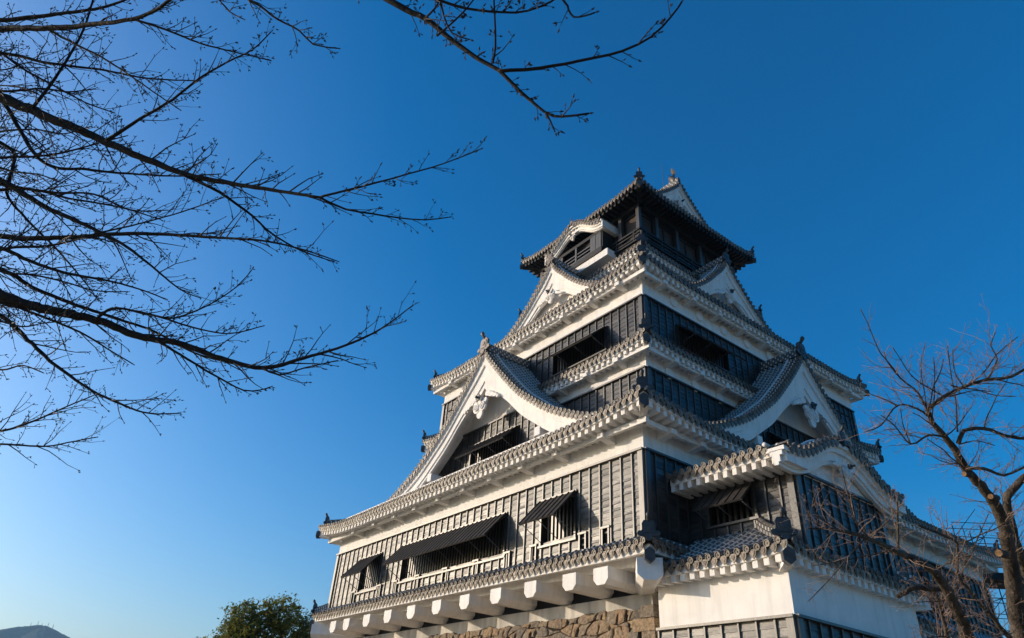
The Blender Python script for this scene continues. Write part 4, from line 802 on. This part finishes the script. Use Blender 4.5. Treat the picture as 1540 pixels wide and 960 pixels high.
CHERRY_R = {
  'R1': [(13.412,-8.861,-5.626,0.1838),(13.6,-9.264,-5.152,0.1437),(13.801,-9.637,-4.686,0.1144),(13.924,-9.87,-4.401,0.0978),(13.983,-10.106,-4.179,0.0845),(13.977,-10.395,-3.995,0.0714),(13.963,-10.575,-3.893,0.0637),(13.982,-10.704,-3.786,0.0574),(13.976,-10.934,-3.643,0.0476),(13.968,-11.117,-3.532,0.0399),(13.993,-11.22,-3.437,0.0348)],
  'R1a': [(13.993,-11.22,-3.437,0.0314),(14.173,-11.188,-3.334,0.0278),(14.358,-11.119,-3.26,0.025),(14.552,-11.022,-3.212,0.0223),(14.725,-10.907,-3.204,0.0199),(14.967,-10.832,-3.101,0.017),(15.299,-10.699,-2.994,0.0132)],
  'R1c': [(13.993,-11.22,-3.437,0.0174),(14.013,-11.399,-3.298,0.0136),(13.971,-11.615,-3.206,0.0107),(13.964,-11.815,-3.083,0.0081),(13.988,-11.893,-3.005,0.0069)],
  'R1d': [(13.979,-11.159,-3.512,0.0174),(13.95,-11.349,-3.451,0.0144),(13.855,-11.574,-3.457,0.0117),(13.696,-11.696,-3.669,0.0087),(13.583,-11.847,-3.756,0.0068)],
  'R1e': [(13.992,-10.98,-3.662,0.0174),(13.915,-11.189,-3.688,0.0142),(13.803,-11.366,-3.805,0.0116),(13.812,-11.668,-3.696,0.0085),(13.795,-11.874,-3.647,0.0067)],
  'R1b': [(14.056,-10.831,-3.718,0.0314),(14.153,-10.866,-3.607,0.0286),(14.301,-10.747,-3.593,0.0259),(14.413,-10.6,-3.654,0.0233),(14.559,-10.445,-3.687,0.0207),(14.82,-10.237,-3.663,0.0169)],
  'R1f': [(14.097,-10.889,-3.613,0.0139),(14.207,-10.993,-3.302,0.0108),(14.276,-11.104,-3.053,0.0088),(14.354,-11.204,-2.801,0.0071)],
  'R1g': [(14.563,-11.06,-3.23,0.0135),(14.683,-10.962,-3.0,0.0102),(14.679,-11.006,-2.857,0.0085),(14.748,-10.962,-2.707,0.007)],
  'R1h': [(13.999,-10.682,-3.931,0.0279),(14.138,-10.592,-3.942,0.0226),(14.261,-10.478,-4.013,0.0182),(14.472,-10.418,-3.943,0.0135)],
  'R2': [(13.51,-7.646,-5.504,0.1587),(13.617,-8.389,-4.884,0.1203),(13.69,-8.899,-4.46,0.1002),(13.805,-9.214,-4.125,0.0868),(13.898,-9.384,-3.912,0.0788),(14.037,-9.379,-3.785,0.0734),(14.279,-9.332,-3.595,0.0644),(14.599,-9.272,-3.345,0.0528)],
  'R3': [(13.268,-9.772,-5.714,0.1184),(13.457,-10.359,-5.402,0.0877),(13.518,-10.566,-5.3,0.0794),(13.586,-10.844,-5.176,0.0692),(13.632,-11.046,-5.091,0.0623),(13.659,-11.276,-5.019,0.0551),(13.652,-11.513,-4.982,0.0484),(13.631,-11.839,-4.951,0.0395),(13.604,-12.242,-4.921,0.029),(13.557,-12.704,-4.923,0.0175),(13.493,-13.074,-4.981,0.0084)],
  'R3b': [(13.463,-10.621,-5.05,0.0373),(13.389,-10.756,-5.07,0.0347),(13.307,-10.931,-5.077,0.0324),(13.245,-11.004,-5.127,0.0312),(13.186,-11.07,-5.175,0.03)],
  'R3c': [(13.555,-11.665,-4.899,0.0189),(13.63,-11.727,-4.745,0.0159),(13.687,-11.79,-4.613,0.014),(13.732,-11.841,-4.507,0.0126)],
  'R3d': [(13.588,-12.209,-4.912,0.012),(13.59,-12.401,-4.823,0.0095),(13.633,-12.545,-4.715,0.0079),(13.712,-12.715,-4.564,0.0059),(13.779,-12.86,-4.438,0.0044)],
  'R3e': [(13.542,-12.675,-4.915,0.0087),(13.51,-12.86,-4.851,0.0067),(13.515,-13.04,-4.749,0.0052),(13.509,-13.162,-4.691,0.0043)],
  'R3f': [(13.556,-12.261,-4.905,0.009),(13.402,-12.398,-5.112,0.0069),(13.252,-12.533,-5.315,0.0054),(13.137,-12.649,-5.459,0.0044)],
  'R4': [(13.659,-9.695,-5.659,0.0406),(13.7,-10.146,-5.367,0.0316),(13.7,-10.353,-5.254,0.0285),(13.698,-10.535,-5.157,0.0259),(13.699,-10.782,-5.023,0.0226),(13.739,-10.895,-4.923,0.0208),(13.849,-11.026,-4.75,0.018),(13.834,-11.123,-4.716,0.0169),(13.806,-11.225,-4.695,0.0158),(13.723,-11.5,-4.65,0.0128)],
  'R5': [(13.054,-9.926,-5.659,0.0353),(13.176,-10.148,-5.424,0.0291),(13.265,-10.328,-5.243,0.0254),(13.327,-10.472,-5.108,0.0228),(13.312,-10.643,-5.036,0.0206)],
  'Y0': [(13.993,-11.22,-3.437,0.0111),(14.077,-11.282,-3.37,0.0095),(14.148,-11.363,-3.3,0.0083),(14.233,-11.418,-3.237,0.0073),(14.317,-11.473,-3.175,0.0063),(14.388,-11.549,-3.11,0.0054)],
  'Y1': [(13.974,-11.135,-3.54,0.0111),(14.048,-11.226,-3.445,0.0095),(14.126,-11.308,-3.351,0.0084),(14.194,-11.403,-3.259,0.0073),(14.263,-11.494,-3.168,0.0063),(14.322,-11.597,-3.08,0.0054)],
  'Y2': [(13.992,-10.98,-3.662,0.0111),(14.05,-10.924,-3.612,0.0096),(14.107,-10.884,-3.548,0.0085),(14.163,-10.848,-3.482,0.0075),(14.217,-10.823,-3.41,0.0065),(14.271,-10.793,-3.34,0.0056)],
  'Y3': [(14.155,-11.134,-3.309,0.0111),(14.237,-11.099,-3.309,0.0096),(14.323,-11.07,-3.299,0.0084),(14.406,-11.041,-3.293,0.0073),(14.481,-11.001,-3.307,0.0063),(14.55,-10.958,-3.332,0.0054)],
  'Y4': [(14.324,-11.009,-3.209,0.0111),(14.441,-10.947,-3.136,0.0096),(14.554,-10.912,-3.043,0.0084),(14.66,-10.905,-2.934,0.0074),(14.774,-10.865,-2.845,0.0064),(14.889,-10.817,-2.763,0.0055)],
  'Y5': [(14.504,-10.845,-3.13,0.0111),(14.567,-10.719,-3.111,0.0096),(14.618,-10.585,-3.114,0.0085),(14.673,-10.452,-3.112,0.0075),(14.714,-10.315,-3.131,0.0066),(14.759,-10.178,-3.145,0.0057)],
  'Y6': [(14.056,-10.831,-3.718,0.0111),(14.098,-10.743,-3.687,0.0097),(14.14,-10.654,-3.654,0.0085),(14.176,-10.556,-3.639,0.0075),(14.203,-10.453,-3.64,0.0066),(14.23,-10.35,-3.641,0.0057)],
  'Y7': [(14.282,-10.682,-3.567,0.0111),(14.33,-10.664,-3.454,0.0097),(14.391,-10.623,-3.346,0.0086),(14.451,-10.587,-3.236,0.0076),(14.519,-10.532,-3.133,0.0066),(14.586,-10.483,-3.026,0.0057)],
  'Y8': [(14.383,-10.492,-3.613,0.0111),(14.473,-10.44,-3.635,0.0095),(14.55,-10.384,-3.678,0.0084),(14.617,-10.328,-3.735,0.0073),(14.701,-10.278,-3.761,0.0063),(14.799,-10.244,-3.759,0.0054)],
  'Y9': [(13.95,-11.56,-3.177,0.0111),(13.941,-11.69,-3.07,0.0096),(13.924,-11.825,-2.968,0.0085),(13.939,-11.94,-2.844,0.0074),(13.963,-12.047,-2.715,0.0065),(13.975,-12.164,-2.593,0.0056)],
  'Y10': [(13.814,-11.479,-3.426,0.0111),(13.775,-11.514,-3.372,0.0097),(13.724,-11.552,-3.331,0.0086),(13.67,-11.589,-3.292,0.0076),(13.617,-11.628,-3.252,0.0066),(13.567,-11.667,-3.207,0.0057)],
  'Y11': [(13.748,-11.226,-3.747,0.0111),(13.765,-11.307,-3.702,0.0096),(13.788,-11.383,-3.653,0.0084),(13.812,-11.457,-3.604,0.0074),(13.845,-11.522,-3.553,0.0064),(13.88,-11.585,-3.502,0.0055)],
  'Y12': [(14.244,-11.123,-3.205,0.0111),(14.318,-11.017,-3.229,0.0096),(14.401,-10.916,-3.234,0.0084),(14.467,-10.808,-3.27,0.0074),(14.543,-10.704,-3.287,0.0064),(14.63,-10.607,-3.285,0.0055)],
  'Y13': [(13.999,-10.682,-3.931,0.0111),(13.98,-10.792,-3.894,0.0096),(13.965,-10.901,-3.855,0.0084),(13.96,-11.006,-3.806,0.0074),(13.938,-11.116,-3.775,0.0064),(13.919,-11.224,-3.741,0.0055)],
  'Y14': [(14.119,-10.528,-3.919,0.0111),(14.04,-10.579,-3.902,0.0097),(13.972,-10.635,-3.868,0.0086),(13.892,-10.687,-3.851,0.0076),(13.819,-10.745,-3.822,0.0066),(13.762,-10.805,-3.768,0.0057)],
  'Y15': [(13.993,-11.22,-3.437,0.0111),(14.124,-11.165,-3.36,0.0096),(14.253,-11.119,-3.276,0.0084),(14.38,-11.041,-3.226,0.0074),(14.496,-10.941,-3.209,0.0064),(14.603,-10.83,-3.214,0.0055)],
  'Y16': [(13.974,-11.135,-3.54,0.0111),(14.003,-11.245,-3.41,0.0096),(14.055,-11.331,-3.271,0.0085),(14.103,-11.421,-3.133,0.0074),(14.174,-11.485,-2.992,0.0065),(14.266,-11.517,-2.852,0.0056)],
  'Y17': [(13.992,-10.98,-3.662,0.0111),(13.998,-11.091,-3.631,0.0096),(13.998,-11.205,-3.608,0.0084),(13.989,-11.319,-3.593,0.0073),(13.985,-11.432,-3.574,0.0063),(13.969,-11.546,-3.57,0.0054)],
  'Y18': [(14.155,-11.134,-3.309,0.0111),(14.119,-11.309,-3.273,0.0096),(14.084,-11.482,-3.237,0.0084),(14.073,-11.647,-3.178,0.0073),(14.089,-11.797,-3.098,0.0063),(14.103,-11.947,-3.02,0.0054)],
  'Y19': [(14.324,-11.009,-3.209,0.0111),(14.32,-11.078,-3.157,0.0096),(14.325,-11.142,-3.099,0.0085),(14.347,-11.191,-3.032,0.0074),(14.379,-11.23,-2.963,0.0065),(14.412,-11.267,-2.894,0.0056)],
  'Z0': [(13.662,-10.248,-5.235,0.0114),(13.698,-10.26,-5.16,0.0098),(13.719,-10.29,-5.087,0.0085),(13.74,-10.322,-5.014,0.0074),(13.744,-10.368,-4.948,0.0064),(13.765,-10.399,-4.874,0.0054)],
  'Z1': [(13.644,-10.387,-5.128,0.0114),(13.583,-10.528,-5.143,0.0097),(13.521,-10.666,-5.161,0.0084),(13.451,-10.79,-5.203,0.0073),(13.392,-10.927,-5.219,0.0062),(13.33,-11.059,-5.243,0.0052)],
  'Z2': [(13.623,-10.578,-4.978,0.0114),(13.712,-10.63,-4.865,0.0097),(13.815,-10.651,-4.762,0.0085),(13.911,-10.688,-4.654,0.0073),(14.008,-10.721,-4.548,0.0063),(14.104,-10.754,-4.443,0.0053)],
  'Z3': [(13.744,-10.738,-4.674,0.0114),(13.847,-10.683,-4.645,0.0097),(13.953,-10.647,-4.593,0.0085),(14.056,-10.598,-4.557,0.0073),(14.161,-10.566,-4.504,0.0063),(14.265,-10.548,-4.439,0.0053)],
  'Z4': [(13.31,-10.476,-5.475,0.0114),(13.301,-10.614,-5.492,0.0097),(13.291,-10.749,-5.512,0.0083),(13.279,-10.88,-5.539,0.0072),(13.27,-11.011,-5.562,0.0061),(13.268,-11.148,-5.57,0.0051)],
  'Z5': [(13.372,-10.589,-5.29,0.0114),(13.391,-10.657,-5.226,0.0097),(13.415,-10.721,-5.16,0.0085),(13.44,-10.783,-5.093,0.0074),(13.463,-10.846,-5.028,0.0063),(13.503,-10.891,-4.958,0.0053)],
  'Z6': [(13.491,-10.601,-5.127,0.0114),(13.595,-10.589,-5.017,0.0098),(13.682,-10.614,-4.894,0.0085),(13.766,-10.645,-4.771,0.0074),(13.825,-10.712,-4.645,0.0063),(13.854,-10.809,-4.53,0.0054)],
  'Z7': [(13.482,-10.84,-4.916,0.0114),(13.591,-10.864,-4.9,0.0097),(13.7,-10.902,-4.871,0.0083),(13.805,-10.928,-4.858,0.0072),(13.906,-10.946,-4.858,0.0061),(13.996,-10.956,-4.879,0.0051)],
  'Z8': [(13.34,-11.184,-4.778,0.0114),(13.243,-11.343,-4.805,0.0097),(13.139,-11.489,-4.853,0.0085),(13.037,-11.635,-4.898,0.0073),(12.935,-11.78,-4.944,0.0063),(12.838,-11.93,-4.979,0.0053)],
  'Z9': [(13.222,-11.441,-4.692,0.0114),(13.323,-11.509,-4.647,0.0097),(13.427,-11.564,-4.612,0.0083),(13.53,-11.616,-4.58,0.0072),(13.626,-11.69,-4.538,0.0061),(13.727,-11.742,-4.51,0.0051)],
}

def bud(mb, p, d, s, m=1):
    d = d.normalized(); a = d.orthogonal().normalized(); b = d.cross(a); c = p+d*s*.45; vs = [tuple(p)]
    for j in range(4): q = c+a*math.cos(j*1.5708)*s*.27+b*math.sin(j*1.5708)*s*.27; vs.append(tuple(q))
    vs.append(tuple(p+d*s*1.25)); mb.add(vs, [(0, 1+j, 1+(j+1) % 4) for j in range(4)]+[(5, 1+(j+1) % 4, 1+j) for j in range(4)], m)
def twig(mb, rnd, p, d, L, r, lvl, up, kids, buds, m=1, gn=.13):
    n = max(3, int(L/.07)); pts = [p.copy()]; rad = [r]; dd = d.normalized(); st = L/n
    for i in range(n):
        dd = (dd+Vector((rnd.gauss(0, gn), rnd.gauss(0, gn), rnd.gauss(0, gn)+up))).normalized(); p = p+dd*st; pts.append(p.copy()); rad.append(r*(1-.62*(i+1)/n))
        if buds and rnd.random() < .62:
            s = dd.orthogonal().normalized(); s.rotate(__import__('mathutils').Quaternion(dd, rnd.uniform(0, 6.28)))
            sp = rnd.uniform(.006, .028); e = p+(s+dd*.6)*sp
            mb.tube([p, e], [r*.55, r*.45], 3, m, cap=False); bud(mb, e, s+dd*.8, buds*rnd.uniform(.7, 1.2), m)
            if rnd.random() < .3: bud(mb, e, dd, buds*rnd.uniform(.7, 1.1), m)
        if lvl and rnd.random() < kids*st/.1 and i < n-1:
            s = dd.orthogonal().normalized(); s.rotate(__import__('mathutils').Quaternion(dd, rnd.uniform(0, 6.28)))
            twig(mb, rnd, p, dd*.8+s*rnd.uniform(.5, .9)+Vector((0, 0, .15)), L*rnd.uniform(.3, .6), r*.6, lvl-1, up, kids, buds, m, gn)
    mb.tube(pts, rad, 4 if r < .008 else 5, m)
    if buds: bud(mb, p, dd, buds*1.2, m)
def limb_mesh(mb, rnd, data, step, lmin, lmax, lvl, up, kids, buds, start=.0, spread=.8, wob=.012, dens=None, bias=None, tr=.0030, gn=.13):
    P = [Vector(q[:3]) for q in data]; Rr = [q[3] for q in data]; pts = []; rad = []
    X = [P[0]]+P+[P[-1]]
    for i in range(1, len(X)-2):                          # smooth the traced limb and roughen it
        L = (X[i+1]-X[i]).length; n = max(2, int(L/.06))
        for k in range(n):
            t = k/n; q = .5*((2*X[i])+(X[i+1]-X[i-1])*t+(2*X[i-1]-5*X[i]+4*X[i+1]-X[i+2])*t*t+(3*X[i]-X[i-1]-3*X[i+1]+X[i+2])*t**3)
            r = Rr[i-1]+(Rr[i]-Rr[i-1])*t; pts.append(q+Vector((rnd.gauss(0, 1), rnd.gauss(0, 1), rnd.gauss(0, 1)))*min(wob*.35, r*.12)); rad.append(r*rnd.uniform(.96, 1.05))
    pts.append(P[-1]); rad.append(Rr[-1])
    mb.tube(pts, rad, 9 if Rr[0] > .02 else 6, 0)
    tot = sum((b-a).length for a, b in zip(pts, pts[1:])); acc = 0; nxt = start*tot
    for i in range(len(pts)-1):
        seg = (pts[i+1]-pts[i]).length; acc += seg
        while acc > nxt:
            T = (pts[i+1]-pts[i]).normalized(); s = T.orthogonal().normalized(); s.rotate(__import__('mathutils').Quaternion(T, rnd.uniform(0, 6.28)))
            d = T*.75+s*spread+Vector((0, 0, .22))+(bias or Vector())
            L = rnd.uniform(lmin, lmax)*(1 if rnd.random() < .7 else .35); f = acc/tot
            twig(mb, rnd, pts[i]+s*rad[i]*.6, d, L*(1-.45*f), min(rad[i]*.6, tr+.0055*L*(tr/.003)), lvl, up, kids, buds, 1, gn)
            nxt += step*rnd.uniform(.5, 1.5)
    bud(mb, pts[-1], pts[-1]-pts[-3], (buds or .015)*1.2, 1)
rt = random.Random(5)
t1 = thing('cherry_tree', 'bare cherry tree with long dark budding branches reaching across the sky on the left', 'tree', (8.2, -22.4, -8.4), 'bare cherry trees')
b = MB(); b.tube([(8.15, -22.4, -8.5), (8.2, -22.38, -8.0), (8.3, -22.25, -6.5), (8.05, -22.0, -4.6), (7.97, -21.8, -2.9), (8.15, -21.9, -2.2), (8.72, -22.14, -1.5)], [.34, .27, .22, .20, .18, .14, .08], 14, 0)
b.build('trunk', pmat('bark', 'twig'), t1)
for k, dta in CHERRY_A.items():
    dta = [(q[0], q[1], q[2], q[3]*(.72 if k in 'ABFDB3' else .8)) for q in dta]
    b = MB(); main = len(dta) > 9 or k[0] == 'X' or k in ('H', 'H2', 'I', 'J', 'N1', 'N2', 'N3', 'N4', 'N5', 'K', 'G', 'D', 'E')
    limb_mesh(b, rt, dta, (.06 if main else .05), .14, .56 if main else .26, 2 if main else 1, .014, .36, .016, start=.25 if main else .08, spread=.62)
    b.build('branch', pmat('bark', 'twig'), t1)
T = dict(CHERRY_T); T['T'] = [(8.2, -21.9, -2.3, .10), (8.9, -21.9, -.9, .09), (10.8, -21.2, -.5, .075)]+T['T']
for k, dta in T.items():
    b = MB(); limb_mesh(b, rt, dta, .075 if k != 'T' else .06, .04, .20, 1, .02, .25, .018, start=.55 if k == 'T' else .05); b.build('branch', pmat('bark', 'twig'), t1)
for o in t1.children: o.matrix_parent_inverse = Matrix.Translation(-Vector(t1.location))
t2 = thing('cherry_tree', 'pruned bare cherry tree with grey-brown trunks and fine reddish twigs at the right edge', 'tree', (13.6, -9.1, -8.4), 'bare cherry trees')
b = MB(); b.tube([(13.6, -9.1, -8.5), (13.58, -9.1, -8.1), (13.55, -9.05, -7.2), (13.5, -8.95, -6.4), (13.41, -8.86, -5.6)], [.42, .33, .27, .22, .175], 14, 0)
b.build('trunk', pmat('bark_grey', 'twig_red'), t2)
link = {'R3': [(13.55, -9.1, -7.2, .16)], 'R2': [(13.55, -9.0, -7.4, .2), (13.6, -8.3, -6.4, .17)], 'R4': [(13.5, -9.2, -6.9, .06)], 'R5': [(13.5, -9.2, -6.8, .08)]}
for k, dta in CHERRY_R.items():
    dta = link.get(k, [])+[(q[0], q[1], q[2], q[3]*{'R1': .66, 'R2': .55, 'R3': .72}.get(k, .72)) for q in dta]
    b = MB(); big = k in ('R1', 'R2', 'R3')
    limb_mesh(b, rt, dta, .05 if k[:2] == 'R3' else (.06 if k[0] in 'YZ' else .036), .12, .6 if k[:2] == 'R3' else (.38 if k[0] in 'YZ' else .7), (1 if k[0] in 'YZ' else 2), .012, .65, .010, start=.4 if big else .08, spread=1.0, tr=.0023, gn=.14)
    if k == 'R3b': b.m = [0 if q > 1 else q for q in b.m]
    b.build('branch', pmat('bark_grey', 'twig_red'), t2)
for (P, D, r) in [((14.046, -10.902, -4.059), (-0.05, -1.35, -0.21), 0.05), ((14.104, -10.548, -4.219), (-0.06, -1.36, -0.19), 0.055), ((13.872, -10.093, -4.66), (-0.05, -1.38, -0.13), 0.075)]:
    P = Vector(P); D = Vector(D).normalized(); r *= .5; b = MB(); b.tube([P-D*.16, P], [r*1.1, r], 12, 0, cap=False); n = len(b.v)
    a = D.orthogonal().normalized(); c = D.cross(a); b.add([tuple(P+a*math.cos(j*.5236)*r*.97+c*math.sin(j*.5236)*r*.97+D*.002) for j in range(12)], [tuple(range(12))], 1)
    b.build('pruned_stub', pmat('bark_grey', 'cut'), t2)
for o in t2.children: o.matrix_parent_inverse = Matrix.Translation(-Vector(t2.location))

# evergreen beyond the left end of the keep
M['leaf'] = island_mat('leaf', [(0.08, 0.115, 0.02), (0.15, 0.18, 0.03), (0.27, 0.26, 0.04), (0.11, 0.14, 0.025), (0.40, 0.31, 0.05)], 0.55, 0, 1.0, 0.4)
_n = M['leaf'].node_tree; _t = _n.nodes.new('ShaderNodeBsdfTranslucent'); _x = _n.nodes.new('ShaderNodeMixShader'); _x.inputs[0].default_value = .35
_b = _n.nodes['Principled BSDF']; _n.links.new(_b.inputs['Base Color'].links[0].from_socket, _t.inputs['Color']); _n.links.new(_b.outputs[0], _x.inputs[1]); _n.links.new(_t.outputs[0], _x.inputs[2]); _n.links.new(_x.outputs[0], _n.nodes['Material Output'].inputs['Surface'])
def evergreen(name, label, base, lobes, seed, leaf=.24, dens=1.3):
    rd = random.Random(seed); t = thing(name, label, 'tree', base)
    b = MB(); bx, by, bz = base
    top = Vector((bx, by, bz+(max(l[2] for l in lobes)-bz)*.55)); b.tube([(bx, by, bz-.1), (bx+.1, by, bz+1.5), tuple(top)], [.38, .28, .2], 10, 0)
    for (x, y, z, r) in lobes: b.tube([tuple(top), tuple((top+Vector((x, y, z)))/2+Vector((0, 0, -.2))), (x, y, z)], [.15, .10, .03], 6, 0)
    tr = b.build('trunk', pmat('bark'), t)
    b = MB()
    for (x, y, z, r) in lobes:
        ncl = int(34*r*dens*r)
        for _ in range(ncl):
            v = Vector((rd.gauss(0, 1), rd.gauss(0, 1), rd.gauss(0, 1))).normalized()*r*(rd.uniform(.45, 1.16)); v.z *= .85
            c = Vector((x, y, z))+v; cr = rd.uniform(.18, .55)
            for _ in range(30):
                q = c+Vector((rd.gauss(0, 1), rd.gauss(0, 1), rd.gauss(0, .8)))*cr*.6; a = Vector((rd.gauss(0, 1), rd.gauss(0, 1), rd.gauss(0, 1))).normalized()
                n_ = (a.orthogonal()+Vector((rd.gauss(0, .4), rd.gauss(0, .4), rd.gauss(0, .4)))).normalized(); w_ = a.cross(n_).normalized(); l = leaf*rd.uniform(.7, 1.3)
                b.add([tuple(q-a*l*.5), tuple(q+w_*l*.24), tuple(q+a*l*.5+n_*l*.1), tuple(q-w_*l*.24)], [(0, 1, 2, 3)], 0)
    b.build('crown', pmat('leaf'), t)
    for o in t.children: o.matrix_parent_inverse = Matrix.Translation(-Vector(t.location))
evergreen('evergreen_tree', 'dark green broadleaf tree rising behind the left end of the keep', (-37.6, 1.0, -8.4),
          [(-37.5, -1.2, .2, 1.35), (-36.9, -.4, -1.0, 1.6), (-35.9, .7, .75, 1.35), (-35.4, 1.9, -.4, 1.6), (-38.6, -1.6, -1.5, 1.5), (-39.6, -2.4, -2.5, 1.5), (-37.5, .0, -2.6, 2.2), (-35.4, 3.0, -2.0, 1.8)], 3)

# ================================================================== works beyond the keep: scaffold, low tiled wall, hill with masts
def scaffold():
    t = thing('scaffold', 'steel tube scaffold with dark decking standing behind the tiled roofs at the right', 'scaffold', (-1, 37, -8.4))
    us = Vector((.66, .75, 0)).normalized(); vs_ = Vector((-us.y, us.x, 0)); o = Vector((-2.2, 32.6, -8.4)); b = MB()
    for i in range(6):
        for j in range(2):
            p = o+us*1.8*i+vs_*1.4*j; b.tube([tuple(p), tuple(p+Vector((0, 0, 16.4 if i < 3 else 13.5)))], .035, 5, 0)
    b.build('standards', pmat('iron'), t); b = MB()
    for k in range(9):
        z = 1.9*k+.4
        for j in range(2):
            p = o+vs_*1.4*j+Vector((0, 0, z)); n = 5 if z < 13.5 else 2
            b.tube([tuple(p), tuple(p+us*1.8*n)], .03, 5, 0); b.tube([tuple(p+Vector((0, 0, .95))), tuple(p+us*1.8*n+Vector((0, 0, .95)))], .025, 5, 0)
        for i in range(6 if z < 13.5 else 3): b.tube([tuple(o+us*1.8*i+Vector((0, 0, z))), tuple(o+us*1.8*i+vs_*1.4+Vector((0, 0, z)))], .03, 5, 0)
        for i in range(5 if z < 11 else 2): b.tube([tuple(o+us*1.8*i+Vector((0, 0, z))), tuple(o+us*1.8*(i+1)+Vector((0, 0, z+1.9)))], .022, 5, 0)
    b.build('ledgers', pmat('iron'), t)
    for z in (12.75, 14.35):
        b = MB(); p = o+Vector((0, 0, z+.25)); b.bar(p+vs_*.7-us*2.2, p+us*9.4+vs_*.7, 2.6, .38, 0); b.build('deck', pmat('dark'), t)
    for q in t.children: q.matrix_parent_inverse = Matrix.Translation(-Vector(t.location))
scaffold()
tw = thing('tiled_wall', 'low dark wall with stepped tiled copings beyond the right end of the annex', 'wall', (4.0, 15, -8.4))
FW = frames(2.0, 15.0)
b = MB(); b.box(-.05, 3.3, 9.6, 24, -8.4, -2.2, 0); b.build('wall_body', pmat('siding'), tw)
skirt('coping', 1.4, 16.5, 3.0, 7.6, 1.6, -1.9, .9, (1.9, 6.9), sag=.2, lift=.15, parent=tw, purlin=False, cut={'left': (99, 100)}, onis=((1, -1),))
skirt('coping', 1.8, 16.5, 3.6, 7.9, 1.2, -3.6, .7, (2.2, 7.0), sag=.2, lift=.12, parent=tw, purlin=False, cut={'left': (99, 100)}, onis=((1, -1),))
for q in tw.children: q.matrix_parent_inverse = Matrix.Translation(-Vector(tw.location))

hm = mat('hill_forest', (0.02, 0.035, 0.03), 0.95, 0.1, 0.5, 0.02)
b = MB(); rh = random.Random(2); cx_, cy_ = -3821.0, 355.0; nr_, na_ = 60, 150; vs = []; fs = []
for i in range(nr_):
    f = i/(nr_-1)
    for j in range(na_):
        a = 2*math.pi*j/na_; rr = f*760*(1+.22*math.sin(3*a+.7)+.12*math.sin(5*a+2)); z = 350*(.45*(1-f)+.55*(.5+.5*math.cos(math.pi*min(1, f*1.02))))+12*math.sin(rr*.02+a*4)*f*(1-f)-8.4+rh.uniform(-5, 5)*(0 < f < .95)
        vs.append((cx_+rr*math.cos(a), cy_+rr*math.sin(a), max(z, -9) if f < 1 else -9))
for i in range(nr_-1):
    for j in range(na_): fs.append((i*na_+j, i*na_+(j+1) % na_, (i+1)*na_+(j+1) % na_, (i+1)*na_+j))
b.add(vs, fs, 0, True); ho = b.build('hill', [hm]); ho['kind'] = 'structure'

for i, (px_, h_) in enumerate(((-62, 17), (-30, 24), (-8, 15), (22, 21), (48, 14))):
    m = MB(); zt = 338; bx, by = -3821+px_*.72, 355+px_*.70
    m.tube([(bx, by, zt-12), (bx, by, zt+h_*.6), (bx, by, zt+h_)], [1.6, 1.0, .3], 5, 0, False); m.box(bx-2.4, bx+2.4, by-.5, by+.5, zt+h_*.5, zt+h_*.5+1.6, 0)
    tag(m.build('radio_mast', pmat('iron')), 'thin radio mast on top of the far hazy hill', 'mast', 'radio masts on the far hill')
hz = MB(); hz.box(-6200, 700, -2200, 2900, -9.6, 376, 0)
hzm = bpy.data.materials.new('haze'); hzm.use_nodes = True; hn = hzm.node_tree; hn.nodes.clear()
hv = hn.nodes.new('ShaderNodeVolumePrincipled'); hv.inputs['Color'].default_value = (.38, .68, 1, 1); hv.inputs['Density'].default_value = 0.000095; hv.inputs['Anisotropy'].default_value = .2
hout = hn.nodes.new('ShaderNodeOutputMaterial'); hn.links.new(hv.outputs[0], hout.inputs['Volume'])
hob = hz.build('haze', [hzm]); hob['kind'] = 'stuff'; tag(hob, 'pale blue haze hanging in the distance before the hill', 'haze', kind='stuff')
